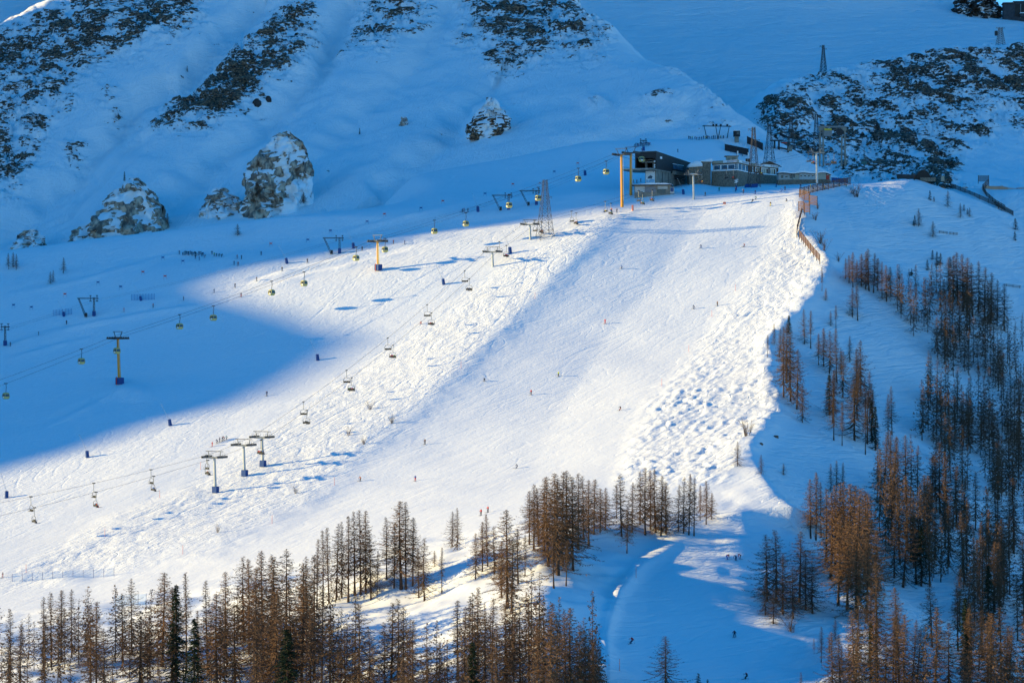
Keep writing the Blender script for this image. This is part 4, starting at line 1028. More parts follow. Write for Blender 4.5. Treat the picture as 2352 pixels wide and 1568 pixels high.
    b.add([(-4.0, 0.405, -3.9), (-2.0, 0.405, -3.9), (-1.7, 0.405, -3.0), (-2.6, 0.405, -2.5), (-3.7, 0.405, -3.1)], [(0,1,2,3,4)], md)
    b.add([(-1.5, 0.405, -1.2), (-1.0, 0.405, -1.2), (-1.0, 0.405, -0.95), (-1.5, 0.405, -0.95)], [(0,1,2,3)], md)
    b.build('mural_print', o)
station()
def hut():
    d = 966; p = P3(1497, 443, d); s = d/FPX
    o = thing('equipment_hut', 'low grey hut with a snowy flat roof below the black station', 'hut', p, -0.12)
    x = lambda u: (u-1497)*s
    h = 3.0
    MB().box(((x(1457)+x(1540))/2, 3, h/2-1), (x(1540)-x(1457), 6, h+2), m_conc).build('wall', o)
    MB().box((x(1470), -.04, 1.4), (22*s, .12, 2.3), m_shed).build('panel', o)
    MB().box((x(1494), -.03, 1.4), (24*s, .1, 2.4), mat('grey_panel', (0.22, .22, .23), .7, noise=.1)).build('panel', o)
    MB().box((x(1522), -.04, 2.1), (23*s, .12, 1.2), m_shed).build('shutter', o)
    MB().box((x(1519), -.05, .5), (20*s, .1, 1.9), m_glass).build('garage_shade_panel', o)  # dark sheet before the wall paints the shade inside the garage
    for k in range(3): MB().box((x(1467)+k*.65, -.12, .45), (.5, .06, .25), m_dark).build('sign', o)
    MB().box(((x(1452)+x(1542))/2, 2.6, h+.12), (x(1544)-x(1452), 8, .28), m_dark).build('roof', o)
    b = MB(); q = [(x(1452), h+.28), (x(1480), h+.6), (x(1510), h+.85), (x(1530), h+.8), (x(1545), h+.3)]
    b.rings([[(a, -1.5, z0), (a, 6.5, z0), (a, 6.3, z), (a, -1.3, z)] for (a, z), z0 in zip(q, [h+.26]*5)], m_snowp); b.build('roof_snow', o)
    MB().box((x(1544), -.5, .9), (9*s, 2, 2.4), m_shed).build('kiosk', o)
    MB().box((x(1544), -1.55, 1.1), (7*s, .1, 1.6), m_bluep).build('kiosk_sign', o)
    MB().strut((x(1539), 1, h), (x(1539), 1, h+2.2), .12, m_dark).build('flue', o)
hut()
# restaurant: footprint given by its corners
def restaurant():
    d0 = 1000.0
    A, B_, C_, D_ = uvxy(1634, d0+8), uvxy(1694, d0), uvxy(1729, d0+20), uvxy(1789, d0+33)
    E, Fp = uvxy(1789, d0+52), uvxy(1640, d0+42)
    org = Vector((B_[0], B_[1], 63.0))
    o = thing('restaurant', 'stone and white mountain restaurant with a banner along its parapet', 'restaurant', org)
    L = lambda p, dz=0: (p[0]-org.x, p[1]-org.y)
    fp = [L(q) for q in (A, B_, C_, D_, E, Fp)]
    zl = zv(391, d0)-63; zw = zv(373.5, d0)-63; zp = zv(366.7, d0)-63
    def inset(poly, k):
        c = Vector((sum(q[0] for q in poly)/len(poly), sum(q[1] for q in poly)/len(poly)))
        return [tuple(c+(Vector(q)-c)*k) for q in poly]
    MB().prism(fp, -1.5, zl, m_stone).build('stone_base', o)
    b = MB(); b.prism(inset(fp, 1.006), zl+.002, zl+.34, m_snowp); b.build('ledge_snow', o)
    wall = inset(fp, 0.955)
    MB().prism(wall, zl+.3, zw, m_white).build('upper_wall', o)
    MB().prism(inset(fp, 0.985), zw, zp, m_beige, m_snowp).build('parapet', o)
    MB().prism(inset(fp, 0.972), zw-.28, zw-.002, m_wood).build('eaves_beam', o)
    MB().prism(inset(fp, 0.93), zp-.25, zp+.12, m_snowp).build('roof_snow', o)
    def on(poly, i, t): a, c = Vector(poly[i]), Vector(poly[i+1]); return a.lerp(c, t)
    def panel(name, poly, i, t0, t1, z0, z1, m, out=0.06, th=0.1):
        a, c = on(poly, i, t0), on(poly, i, t1); n = Vector(((c-a).y, -(c-a).x)).normalized()
        q = [a+n*out, c+n*out, c+n*(out-th), a+n*(out-th)]
        return MB().prism([tuple(x) for x in q], z0, z1, m).build(name, o)
    def window(poly, i, t0, t1, z0, z1, gl=m_bglass, mull=2):
        w = panel('window', poly, i, t0, t1, z0, z1, gl, .07)
        for k in range(mull+1):
            t = t0+(t1-t0)*k/mull; e = (t1-t0)*0.03; x = panel('window_frame', poly, i, t-e, t+e, z0-.03, z1+.03, m_dark, .11, .05); x.parent = w
    for t0, t1 in ((.07, .27), (.36, .56), (.63, .85)): window(wall, 0, t0, t1, zl+.75, zw-.75)
    window(wall, 0, .90, .995, zl+.5, zw-.35, m_bglass, 1)
    for t0, t1 in ((.06, .22), (.30, .46), (.55, .68)): window(wall, 1, t0, t1, zl+.45, zw-.35, m_bglass, 1)
    panel('timber_cladding', wall, 1, .70, .99, zl+.35, zw-.3, m_wood, .05)
    for t0, t1 in ((.04, .10), (.28, .34), (.62, .67), (.93, .99)): panel('post', inset(fp, .985), 2, t0, t1-.01, zl+.2, zw-.3, m_wood, .05, .25)
    for t0, t1 in ((.16, .27), (.40, .56), (.72, .86)): window(wall, 2, t0, t1, zl+.5, zw-.6, mat('curtained_glass', (.45, .40, .32), .3, noise=.2), 2)
    for t0, t1 in ((.57, .61), (.87, .91)): panel('shutter', wall, 2, t0, t1, zl+.5, zw-.6, m_wood, .1)
    for i, t0, t1 in ((0, .44, .98), (1, .08, .92), (2, .10, .97)):
        par = inset(fp, .985); bb = panel('banner', par, i, t0, t1, zw+.22, zp-.05, m_white, .08, .06)
        n = {0: 11, 1: 12, 2: 12}[i]
        for k in range(n):
            if k in ((0, 1, 2) if i != 2 else (5, 6, 7)): continue
            e = (t1-t0)/n; x = panel('pictogram', par, i, t0+e*(k+.15), t0+e*(k+.8), zw+.4, zp-.25, m_bluep, .1, .03); x.parent = bb
            y = panel('pictogram_mark', par, i, t0+e*(k+.36), t0+e*(k+.6), zw+.55, zp-.42, m_white, .12, .03); y.parent = bb
    # tower on the roof
    t = Vector(L(uvxy(1681, d0+22))); s = (d0+22)/FPX; hw = 13*s
    MB().box((t.x, t.y, zp+1.3), (2*hw, 4.0, 3.2), m_beige).build('roof_turret', o)
    MB().box((t.x-0.2, t.y-.1, zp+3.0), (2*hw+1.1, 5.2, .22), m_wood).build('turret_roof', o)
    MB().box((t.x-0.2, t.y-.1, zp+3.25), (2*hw+.9, 5.0, .3), m_snowp, top=.85).build('turret_snow', o)
    for k in range(2): MB().box((t.x+.55, t.y-2.03, zp+2.05-k*.65), (1.6, .06, .32), m_wood).build('turret_sign', o)
    MB().box((t.x-1.5, t.y-2.02, zp+1.5), (1.2, .08, 1.4), mat('dull_glass', (.16, .17, .15), .3)).build('turret_window', o)
    c = Vector(L(uvxy(1718, d0+20))); MB().box((c.x, c.y, zp+.9), (1.9, 1.6, 1.9), m_wood).build('chimney', o)
    # gable over the eastern wing
    m0 = on(fp, 2, .33); m1 = on(fp, 2, .98); dv = Vector((.25, .97))
    def gb(z0, z1, k, e):
        mid = (m0+m1)/2
        return [(m0.x-e, m0.y-e, z0), (mid.x, mid.y-e, z1), (m1.x+e, m1.y-e, z0), (m0.x+dv.x*12, m0.y+dv.y*12, z0), (mid.x+dv.x*12, mid.y+dv.y*12, z1), (m1.x+dv.x*12, m1.y+dv.y*12, z0)]
    MB().add(gb(zp+.1, zp+1.35, 0, 0), [(0, 2, 1), (3, 4, 5), (0, 1, 4, 3), (1, 2, 5, 4), (2, 0, 3, 5)], m_wood).build('gable', o)
    MB().add(gb(zp+.16, zp+1.55, 0, .2), [(0, 1, 4, 3), (1, 2, 5, 4)], m_snowp).build('gable_snow', o)
    # flagpoles
    for u, d in ((1693, d0+4), (1717.5, d0+12)):
        f = Vector(L(uvxy(u, d))); MB().strut((f.x, f.y, zp-.5), (f.x, f.y, zp+4.0), .07, m_galv).build('flagpole', o)
        MB().box((f.x+.25, f.y, zp+3.1), (.5, .04, 1.5), m_white).build('flag', o)
restaurant()
def stone_block():
    d = 1004; s = d/FPX; p = P3(1610, 416, d)
    o = thing('stone_building', 'older stone block with a thick overhanging snow roof beside the restaurant', 'building', p)
    x = lambda u: (u-1610)*s
    MB().box(((x(1583)+x(1612))/2, 6, 3), (x(1612)-x(1583), 12, 9), m_stone).build('wall', o)
    MB().prism([(x(1607), 1), (x(1634), 3), (x(1634), 14), (x(1607), 14)], -3, 8.2, m_stone).build('stair_tower', o)
    b = MB(); R = []
    for k in range(9):
        a = k/8; uu = 1581+32*a; z = 5.9+2.4*math.sin(math.pi*(.12+.62*a))-.5*(a > .9)
        R.append([(x(uu), -1.4, 5.6+.5*a), (x(uu), 11, 5.8+.5*a), (x(uu), 10, z), (x(uu), -1.0, z)])
    b.rings(R, m_snowp); b.build('roof_snow', o, True)
    b = MB(); R = []
    for k in range(7):
        a = k/6; uu = 1606+32*a; z = 8.7+.5*a+1.0*max(0, a-.5)*(1.4-a)*3
        R.append([(x(uu), .6+2*a, 8.2), (x(uu), 13, 8.2), (x(uu), 12, z), (x(uu), 1.2+2*a, z)])
    b.rings(R, m_snowp); b.build('parapet_snow', o, True)
    for u in (1596, 1609): MB().box((x(u), -.05, 4.5), (1.1, .16, 1.5), m_glass).build('window', o)
    MB().box((x(1597), -.8, 2.6), (26*s, 1.6, .35), m_conc).build('balcony', o)
    MB().box((x(1597), -1.2, 2.95), (24*s, .5, .3), m_snowp).build('balcony_snow', o)
stone_block()
def shed():
    d = 1016; s = d/FPX; p = P3(1850, 420, d)
    o = thing('boarded_shed', 'long grey boarded shed with wavy snow roof east of the restaurant', 'shed', p)
    x = lambda u: (u-1850)*s
    segs = [(1789, 1821, 1.0, m_shed, 3.9), (1821, 1836, 0.2, m_shedb, 4.0), (1836, 1876, 0.0, m_shed, 4.05), (1876, 1897, -.3, m_shedb, 4.3), (1897, 1908, .5, m_beige, 3.6)]
    for a, c, y, m, h in segs:
        w = MB().prism([(x(a), y), (x(c)-.02, y), (x(c)-.02, 7+y), (x(a), 7+y)], 1.35, h, m).build('wall', o)
        n = int((c-a)/2.2)
        for k in range(1, n):
            q = beam('board_strip', (x(a)+(x(c)-x(a))*k/n, y-.03, 1.37), (x(a)+(x(c)-x(a))*k/n, y-.03, h-.05), .07, .05, m_shed if m is m_shed else m_shedb, o); q.parent = w
    MB().prism([(x(1787), .4), (x(1908), .4), (x(1908), 7), (x(1787), 7)], -3, 1.34, m_stone).build('stone_base', o)
    for u, y, hw, z0, z1 in ((1797, 1, .5, 2.0, 3.2), (1807, 1, .5, 2.2, 3.0), (1817, 1, .5, 1.9, 3.6), (1824, .2, .4, 2.0, 3.7), (1840, 0, .42, 2.55, 3.2), (1849, 0, .42, 2.55, 3.2), (1858, 0, .42, 2.55, 3.2), (1867, 0, .42, 2.55, 3.2)):
        w = MB().box((x(u), y-.03, (z0+z1)/2), (2*hw, .1, z1-z0), m_glass).build('window', o)
        f = MB(); f.box((x(u), y-.07, z1+.06), (2*hw+.2, .08, .1), m_white); f.box((x(u), y-.07, z0-.06), (2*hw+.2, .08, .1), m_white); q = f.build('window_frame', o); q.parent = w
    MB().box((x(1901), .45, 2.3), (1.3, .12, 1.9), m_red).build('door', o)
    MB().box((x(1902), .45, 3.35), (.8, .1, .5), m_white).build('sign', o)
    for u in (1795, 1805, 1815): MB().box((x(u), .36, .2), (1.2, .1, .8), m_glass).build('cellar_window', o)
    b = MB(); R = []
    for k in range(25):
        a = k/24; uu = 1786+125*a; z = 4.5+.28*math.sin(a*17)+.5*math.sin(math.pi*a)-.55*(a > .93); zb = 4.05+.2*math.sin(a*17)-.35*(a > .93)
        R.append([(x(uu), -.9, zb), (x(uu), 8, zb), (x(uu), 7.4, z+.2), (x(uu), -.55, z)])
    b.rings(R, m_snowp); b.build('roof_snow', o, True)
    b = MB(); R = []
    for k in range(25):
        a = k/24; uu = 1787+122*a; zb = 3.85+.2*math.sin(a*17)-.35*(a > .93)
        R.append([(x(uu), -.75, zb), (x(uu), 7, zb), (x(uu), 7, zb+.19), (x(uu), -.75, zb+.19)])
    b.rings(R, m_dark); b.build('eaves', o)
shed()
def screen_fence(label, pts, h, n, d, m=m_screen):
    P = [P3(u, v, min(M.hit(u, v), B.hit(u, v)) if dd else 0) for (u, v), dd in zip(pts, d)]
    o = thing('wind_fence', label, 'wind fence', P[0])
    tot = len(P)-1
    for k in range(n+1):
        t = k/n*tot; i = min(int(t), tot-1); q = P[i].lerp(P[i+1], t-i)-P[0]
        beam('post', q-Vector((0, 0, 1)), q+Vector((0, 0, h+.15)), .16, .16, m_dark, o)
        if k < n:
            t2 = (k+1)/n*tot; j = min(int(t2), tot-1); r = P[j].lerp(P[j+1], t2-j)-P[0]
            MB().quad(q+Vector((0, .03, 0)), r+Vector((0, .03, 0)), r+Vector((0, .03, h)), q+Vector((0, .03, h)), m).build('panel', o)
def Mh(u, v): return M.hit(u, v)
def Bh(u, v):
    a, b = M.hit(u, v), B.hit(u, v); c = M.column(u)
    return a if np.any((c <= v) & (M.ds <= b)) else b
screen_fence('dark mesh wind fence on the slope behind the restaurant turret', [(1665, 346), (1719, 357)], 3.0, 4, [1068, 1062])
screen_fence('dark mesh wind fence higher up behind the lattice pylon', [(1716, 330), (1752, 346)], 3.4, 3, [1088, 1078])
screen_fence('dark mesh wind fence in front of the concrete portal', [(1864, 371), (1884, 377)], 4.6, 2, [1050, 1046])
screen_fence('long low dark fence running down the ridge above the top station', [(1791, 311), (1830, 330), (1880, 358), (1928, 378)], 1.5, 16, [1100, 1092, 1084, 1074])
screen_fence('low dark fence curving below the chairlift top station', [(1786, 342), (1812, 347), (1846, 354), (1866, 362)], 1.0, 9, [1074, 1070, 1062, 1054])
screen_fence('row of blue panels at the eastern end of the grey shed', [(1910, 418), (1947, 421)], 2.0, 9, [1, 1], m_blue)
def top_station():
    d = min(M.hit(1794, 345), B.hit(1794, 345)); p = P3(1794, 345, d); s = d/FPX
    o = thing('chairlift_station', 'open steel chairlift top station on the slope above the restaurant', 'lift station', p)
    x = lambda u: (u-1794)*s
    for u, h in ((1779, 4.4), (1789, 4.4), (1810, 3.4)): MB().box((x(u), 0, h/2-.5), (.75, .9, h+1), m_dark).build('pillar', o)
    MB().box((x(1784), 0, 4.4), (30*s, 2.4, .5), m_dark).build('deck', o)
    b = MB()
    for k in range(9): b.strut((x(1771+k*3), -1.1, 4.6), (x(1771+k*3), -1.1, 5.7), .05, m_dark)
    for z in (5.15, 5.7): b.strut((x(1770), -1.1, z), (x(1796), -1.1, z), .05, m_dark)
    b.build('railing', o)
    MB().box((x(1803), 0, 3.5), (20*s, 1.6, .4), m_dark).build('boom', o)
    MB().box((x(1801), -.4, 3.2), (12*s, 1.8, .35), m_red).build('bullwheel_cover', o)
    MB().box((x(1814), 0, .6), (10*s, 2, 2.2), m_conc).build('footing', o)
top_station()
def block(label, u, v, d, rockh):
    d = min(M.hit(u, v), B.hit(u, v)); p = P3(u, v, d); o = thing('winch_tower', label, 'winch tower', p)
    MB().box((0, 0, 1.2), (1.9, 1.9, 3.2), m_conc).build('shaft', o)
    MB().box((0, 0, 3.7), (2.9, 2.6, 2.6), m_screen).build('cabin', o)
    MB().box((0.5, -1.33, 3.9), (1.2, .08, 1.2), m_glass).build('window', o)
    MB().box((0, 0, 5.1), (3.1, 2.8, .22), m_snowp).build('roof_snow', o)
block('small dark cabin on a concrete shaft standing on rocks above the restaurant', 1692, 326, 1092, 1)
def dome():
    d = 1022; p = P3(2120, 414, d); s = d/FPX
    o = thing('snow_dome', 'dark arched shelter half sunk in snow below the rocky ridge', 'shelter', p)
    R = 18*s; b = MB(); rr = []
    for y in (0, 9):
        rr.append([(R*math.cos(math.pi*k/14), y, 4.2*math.sin(math.pi*k/14)) for k in range(15)])
    b.add(rr[0]+rr[1], [(k, k+1, 16+k, 15+k) for k in range(14)]+[tuple(range(15))], m_black); b.build('arch', o)
    b = MB(); r2 = [[((R+.25)*math.cos(math.pi*k/14), y, 4.45*math.sin(math.pi*k/14)) for k in range(1, 9)] for y in (.5, 9.5)]
    b.add(r2[0]+r2[1], [(k, k+1, 9+k, 8+k) for k in range(7)], m_snowp); b.build('arch_snow', o)
    MB().box((2.0, -.3, .3), (6.5, .5, 1.6), m_stone).build('stone_front', o)
    MB().box((8.3, 0, .7), (1.3, 1.2, 2.2), m_beige).build('stone_post', o)
dome()
def summit():
    d = F.hit(2330, 49)+4; p = P3(2330, 46, d); s = d/FPX
    o = thing('summit_station', 'dark stone summit cable station on the skyline at the upper corner', 'cable station', p, -.1)
    ms = mat('summit_stone', (.05, .055, .062), .9, noise=.3, scale=.5)
    MB().box((-4.2, 5, 5.2), (7.5, 10, 14), ms).build('tower_wall', o)
    MB().box((8, 6, 5.4), (17, 12, 15.4), ms).build('hall_wall', o)
    MB().box((-4.4, 4.9, 12.5), (8.4, 11, .7), m_dark).build('roof', o); MB().box((8, 6, 13.5), (18, 13, .6), m_dark).build('roof', o)
    MB().box((-4.2, 4.0, 13.0), (7.6, 8, .25), m_snowp).build('roof_snow', o)
    for x in (2.2, 7.0, 12.0): MB().box((x, -.2, 7), (3.6, .5, 9), m_black).build('opening', o)  # black panels on the wall paint the dark insides of openings
    for x in (4.5, 9.5): MB().box((x, -.4, 6.5), (.5, .6, 10), m_grey).build('mullion', o)
    MB().box((6.2, -1.5, 3.2), (4.4, 3, 2.6), ms).build('porch', o); MB().box((6.2, -1.5, 4.7), (4.8, 3.2, .5), m_snowp).build('porch_snow', o)
summit()
def route_sign():
    p = g(1691, 437); o = thing('route_sign', 'white route sign on a blue-padded pole at the top of the piste', 'sign', p)
    MB().strut((0, 0, -.3), (0, 0, 4.2), .07, m_galv).build('pole', o); MB().strut((0, 0, -.1), (0, 0, 1.9), .3, m_blue, n=8).build('padding', o)
    for k, (x, z) in enumerate(((-.2, 3.1), (.25, 3.5), (-.15, 3.9), (.3, 4.3))): MB().box((x, -.1, z), (1.1, .06, .34), m_white).build('board', o)
route_sign()
for u, v, lab in ((1733, 431, 'blue crash mats stacked at the pylon foot before the restaurant'), (1718, 431, 'blue crash mats leaning open at the restaurant wall')):
    p = g(u, v); o = thing('crash_mat', lab, 'crash mat', p); MB().add([(-1.6, 0, -.2), (1.2, 0, -.2), (1.5, .8, 1.7), (-.9, .8, 1.5)], [(0, 1, 2, 3)], m_blue).add([(-1.6, 1.4, -.2), (1.2, 1.4, -.2), (1.5, .8, 1.7), (-.9, .8, 1.5)], [(3, 2, 1, 0)], m_blue).build('padding', o)

# timber snow fences
def slat_fence(label, pts, h, nb, lean=0.0, dlist=None, w=0.07, gap=True):
    P = [P3(u, v, dlist[i]) if dlist else g(u, v) for i, (u, v) in enumerate(pts)]
    o = thing('snow_fence', label, 'fence', P[0])
    for a, c in zip(P[:-1], P[1:]):
        L = (c-a).length; n = max(1, round(L/4.2))
        for k in range(n+1):
            q = a.lerp(c, k/n)-P[0]; beam('post', q-Vector((0, 0, .8)), q+Vector((0, 0, h+.2)), .22, .22, m_fence, o)
        for k in range(n):
            q, r = a.lerp(c, k/n)-P[0], a.lerp(c, (k+1)/n)-P[0]
            for j in range(nb):
                z = .35+(h-.45)*j/(nb-1); beam('slat', q+Vector((0, -.1, z)), r+Vector((0, -.1, z)), w, h/nb*.62, m_fence, o)
slat_fence('timber slat fence climbing along the piste rim to the sheds', [(1837, 450), (1877, 440), (1915, 432), (1953, 424)], 3.0, 6)
slat_fence('upper zigzag timber fence catching sun at the piste rim', [(1836, 457), (1860, 463), (1858, 470), (1877, 473)], 3.6, 7, dlist=[942, 936, 933, 929])
slat_fence('lower zigzag timber fence below the sunlit one', [(1834, 485), (1846, 484), (1848, 489), (1860, 488)], 3.6, 7, dlist=[925, 921, 916, 913])
slat_fence('narrow timber fence following the ragged snow lip', [(1842, 488), (1836, 510), (1831, 530), (1830, 546)], 2.2, 5)
slat_fence('reddish timber fence bending round the cornice above the larches', [(1836, 545), (1850, 562), (1868, 585), (1883, 602)], 2.7, 6, dlist=[896, 886, 875, 866])
slat_fence('long dark timber fence over the round crest of the shaded hill', [(2047, 409), (2100, 414), (2150, 424), (2195, 435), (2250, 458), (2290, 475), (2327, 496)], 2.0, 5)
slat_fence('dark timber fence dropping behind the hill crest', [(2271, 424), (2257, 437), (2266, 455), (2286, 472), (2308, 485)], 2.6, 5, dlist=[1118, 1110, 1100, 1090, 1080])
slat_fence('sunlit board fence end on the snow strip behind the crest', [(2247, 418), (2271, 418)], 2.9, 7, dlist=[1122, 1120])
def rail(label, a, b):
    p, q = g(*a), g(*b); o = thing('avalanche_rail', label, 'barrier', p, 0, 'low rail barriers on the shaded hill')
    for z in (.35, .85): beam('rail', Vector((0, 0, z)), q-p+Vector((0, 0, z)), .12, .22, m_grey, o)
    for t in (.1, .5, .9): beam('post', (q-p)*t-Vector((0, 0, .4)), (q-p)*t+Vector((0, 0, 1)), .14, .14, m_dark, o)
rail('lower-lying rail barrier half buried beside the young larch', (2156, 535), (2177, 538)); rail('second rail barrier next to the half buried one', (2180, 538), (2200, 540)); rail('rail barrier at the upper forest edge', (2308, 657), (2345, 662))

# pale and dark rock outcrops: uneven cliffs with snow lying on their flatter ledges
def outcrop(label, prof, d, cols, depth=0.55, snow=0.57, seed=0, amp=1.0, name='rock_outcrop', src=None, cut=()):
    """prof: (v, u of the left rim, u of the right rim) from the foot to the top"""
    prof = sorted(prof, reverse=True)
    if src is not None:
        v0, l0, r0 = prof[0]; d = src.hit((l0+r0)/2, v0-6)+.45*depth*max(q[2]-q[1] for q in prof)/2*1100/FPX
        prof = [(v0+26, l0-4, r0+4)]+prof
    vs = np.linspace(prof[0][0], prof[-1][0], 60); s = d/FPX
    ls = np.interp(-vs, [-q[0] for q in prof], [q[1] for q in prof]); rs = np.interp(-vs, [-q[0] for q in prof], [q[2] for q in prof])
    ang = np.linspace(0, 2*np.pi, 110); A_, K = np.meshgrid(ang, np.arange(60))
    cx = (ls+rs)/2; hw = np.maximum((rs-ls)/2, .5); t = np.arange(60)/59.0
    wmax = hw.max()
    X = ((cx[K]-1176)+hw[K]*np.sign(np.cos(A_))*np.abs(np.cos(A_))**.8)*s
    Yd = d+wmax*s*depth*(np.sin(A_)*(1-.45*t[K])*np.sqrt(hw[K]/wmax)+.75*t[K])
    Z = (784-vs[K])*s+0*A_
    n = fbm(X/6+seed, Z/10+Yd/8, 4, .6); r2 = np.abs(perlin(X/9+seed*2, Z/22))+.6*np.abs(perlin(X/5+seed*3, Z/9))
    front = np.clip(-np.sin(A_), 0, 1)**.6
    Yd = Yd-amp*2.2*n*front-amp*5.5*(.35-r2)*front
    X = X+amp*(1.8*fbm(Z/6+seed, A_*1.5, 3)+.5*perlin(Z/2.2+seed, A_*3)); Z = Z+amp*.6*fbm(X/4+seed*5, Yd/6, 3)
    rg = np.random.default_rng(50+seed); npt = 90
    px_, pz_, py_ = rg.uniform(X.min(), X.max(), npt), rg.uniform(Z.min(), Z.max(), npt), rg.uniform(Yd.min(), Yd.max(), npt)
    wx = X+1.2*fbm(X/3, Z/3, 2); wz = Z+1.2*fbm(X/3+7, Z/3, 2)
    dd = np.stack([(wx-a)**2+((wz-b)*.55)**2+.4*(Yd-c)**2 for a, b, c in zip(px_, pz_, py_)]); cell = np.argmin(dd, 0)
    Yd = Yd+amp*rg.uniform(-2.6, 2.2, npt)[cell]*front; X = X+amp*rg.uniform(-1.3, 1.3, npt)[cell]
    o = grid_mesh(name, X, Yd, Z, cols, {'rough': 0*X+.3}, 'thing')
    del o['kind']; tag(o, label, 'rock')
    me = o.data; nn = np.zeros(len(me.vertices)*3, np.float32); me.vertices.foreach_get('normal', nn); nz = nn.reshape(-1, 3)[:, 2]
    nz = np.abs(nz).reshape(X.shape)
    rock = .95-.9*sstep(snow-.15, snow+.2, nz+.55*fbm(X/8+9+seed, Z/9, 4)) - .18*sstep(.75, 1, t[K])
    for pl in cut: rock = rock*(1-poly_mask(1176+X/Yd*FPX+6*fbm(X/5, Z/5, 2), 784-Z/Yd*FPX+6*fbm(X/5+4, Z/5, 2), pl, 3))
    at = me.attributes.new('rock', 'FLOAT', 'POINT'); at.data.foreach_set('value', rock.reshape(-1).astype(np.float32))
    return o
MAT_PALE = terrain_mat('pale_cliff', rock=True, bump=.5, fine=.17, thr=.5, strata=(1.3, 1.3, .7), rockcols=((.20, .16, .13), (.72, .55, .40)))
MAT_DARKR = terrain_mat('dark_cliff', rock=True, bump=.5, fine=.3, thr=.42, rockcols=((.03, .026, .024), (.14, .10, .075)))
outcrop('largest pale pyramid-shaped cliff rising behind the snowy crest', [(600,95,415),(570,140,388),(520,180,378),(480,225,372),(440,250,340),(412,278,312),(405,288,305)], 1100, MAT_PALE, seed=1, cut=([(232,470),(265,445),(318,436),(345,450),(305,454),(262,462)], [(326,445),(342,470),(346,520),(336,500)]))
outcrop('broad pale cliff with a snow cap above the two lone shrubs', [(490,552,722),(460,558,716),(430,561,712),(400,563,711),(372,574,708),(348,594,700),(325,614,690),(311,626,668),(300,634,654)], 1140, MAT_PALE, seed=2, src=B, cut=([(640,500),(655,440),(672,415),(730,402),(730,510)], [(605,345),(632,312),(668,318),(690,345),(650,350)], [(640,360),(655,355),(668,400),(655,425)]))
outcrop('small pale cliff between the pyramid cliff and the broad cliff', [(500,455,568),(480,462,562),(462,470,552),(450,480,540),(440,486,520),(432,492,508)], 1112, MAT_PALE, seed=3, snow=.45, src=B)
outcrop('low snowy rock hump at the western picture edge behind the crest', [(600,-5,125),(575,15,108),(545,40,95),(526,58,74)], 1100, MAT_PALE, seed=4, snow=.3)
outcrop('dark round rock beside the summit station', [(52,2225,2275),(40,2200,2298),(22,2186,2300),(5,2200,2296),(-12,2215,2280),(-20,2230,2265)], 1806, MAT_DARKR, depth=.6, seed=5, snow=.7, amp=1.4)
outcrop('snow-plastered buttress standing out of the middle of the back slope', [(322,1078,1168),(300,1072,1174),(270,1085,1165),(240,1108,1148),(222,1122,1138)], B.hit(1122, 318)+9, MAT_MTN, depth=.7, seed=6, snow=.30, amp=.8)
outcrop('small rock tooth poking from the smooth back slope', [(292,918,938),(280,920,936),(268,926,933)], B.hit(928, 290)+2, MAT_PALE, seed=7, amp=.3)
def boulder(label, u, v, w, h, src=M, m=None):
    d = src.hit(u, v); p = P3(u, v, d); s = d/FPX; bm = bmesh.new(); bmesh.ops.create_icosphere(bm, subdivisions=2, radius=1)
    rr = random.Random(u)
    for q in bm.verts: q.co *= 1+rr.uniform(-.22, .22); q.co = Vector((q.co.x*w*s/2, q.co.y*w*s/2.4, q.co.z*h*s*.6))
    me = bpy.data.meshes.new('boulder'); bm.to_mesh(me); bm.free(); me.materials.append(m or mat('boulder_rock', (.11, .085, .068), .9, noise=.4, scale=1))
    tag(link_mesh('boulder', me, None, p), label, 'boulder')
mdk = mat('dark_boulder', (.045, .038, .035), .9, noise=.4, scale=.6)
boulder('dark boulder, larger of a pair on the smooth back slope', 590, 240, 20, 22, B, mdk); boulder('dark boulder, smaller of a pair on the smooth back slope', 616, 229, 16, 14, B, mdk)
boulder('flat brown boulder in snow near the leaning shrub', 1782, 1003, 14, 7); boulder('brown boulder at the foot of the mogul cornice', 1748, 1020, 9, 7); boulder('small brown boulder on the open shaded hill', 2093, 628, 10, 6)
boulder('brown boulder under the rail barriers', 2132, 1082 if False else 905, 9, 8); boulder('brown stone beside the mid-forest clearing', 2165, 1120, 9, 10); boulder('tan boulder among dwarf shrubs on the shaded hill', 2091, 632, 8, 5)
# ================================================================== TREES
# clumps: (u, v of the foot, v of the tip)
stand([(22,1605,1395),(48,1640,1430),(100,1545,1368),(118,1530,1358),(140,1520,1352),(165,1508,1350),(208,1590,1385),(222,1600,1378),(240,1640,1440)],
      'in the clump at the lower western corner', 'larches at the lower western corner')
stand([(282,1520,1360),(303,1500,1325),(320,1600,1400),(345,1560,1400),(372,1530,1312),(395,1560,1345),(428,1545,1312),(455,1600,1400),(478,1550,1330),(500,1620,1360),(522,1530,1310),(540,1580,1380)],
      'in the group around the green spruce', 'larches around the green spruce', wide=1.1)
for u, v, vt, lab in ((660, 1660, 1440, 'dark green spruce inside the dense thicket, half hidden'), (1086, 1650, 1470, 'dark green spruce in the broad group beside the lower run'), (405, 1590, 1338, 'dark green spruce standing among the brown larches, the taller of two'), (447, 1640, 1415, 'dark green spruce among the brown larches, lower and wider one')):
    p = g(u, v); tree('spruce', p, (v-vt)/FPX*p.y, lab, wide=1.25)
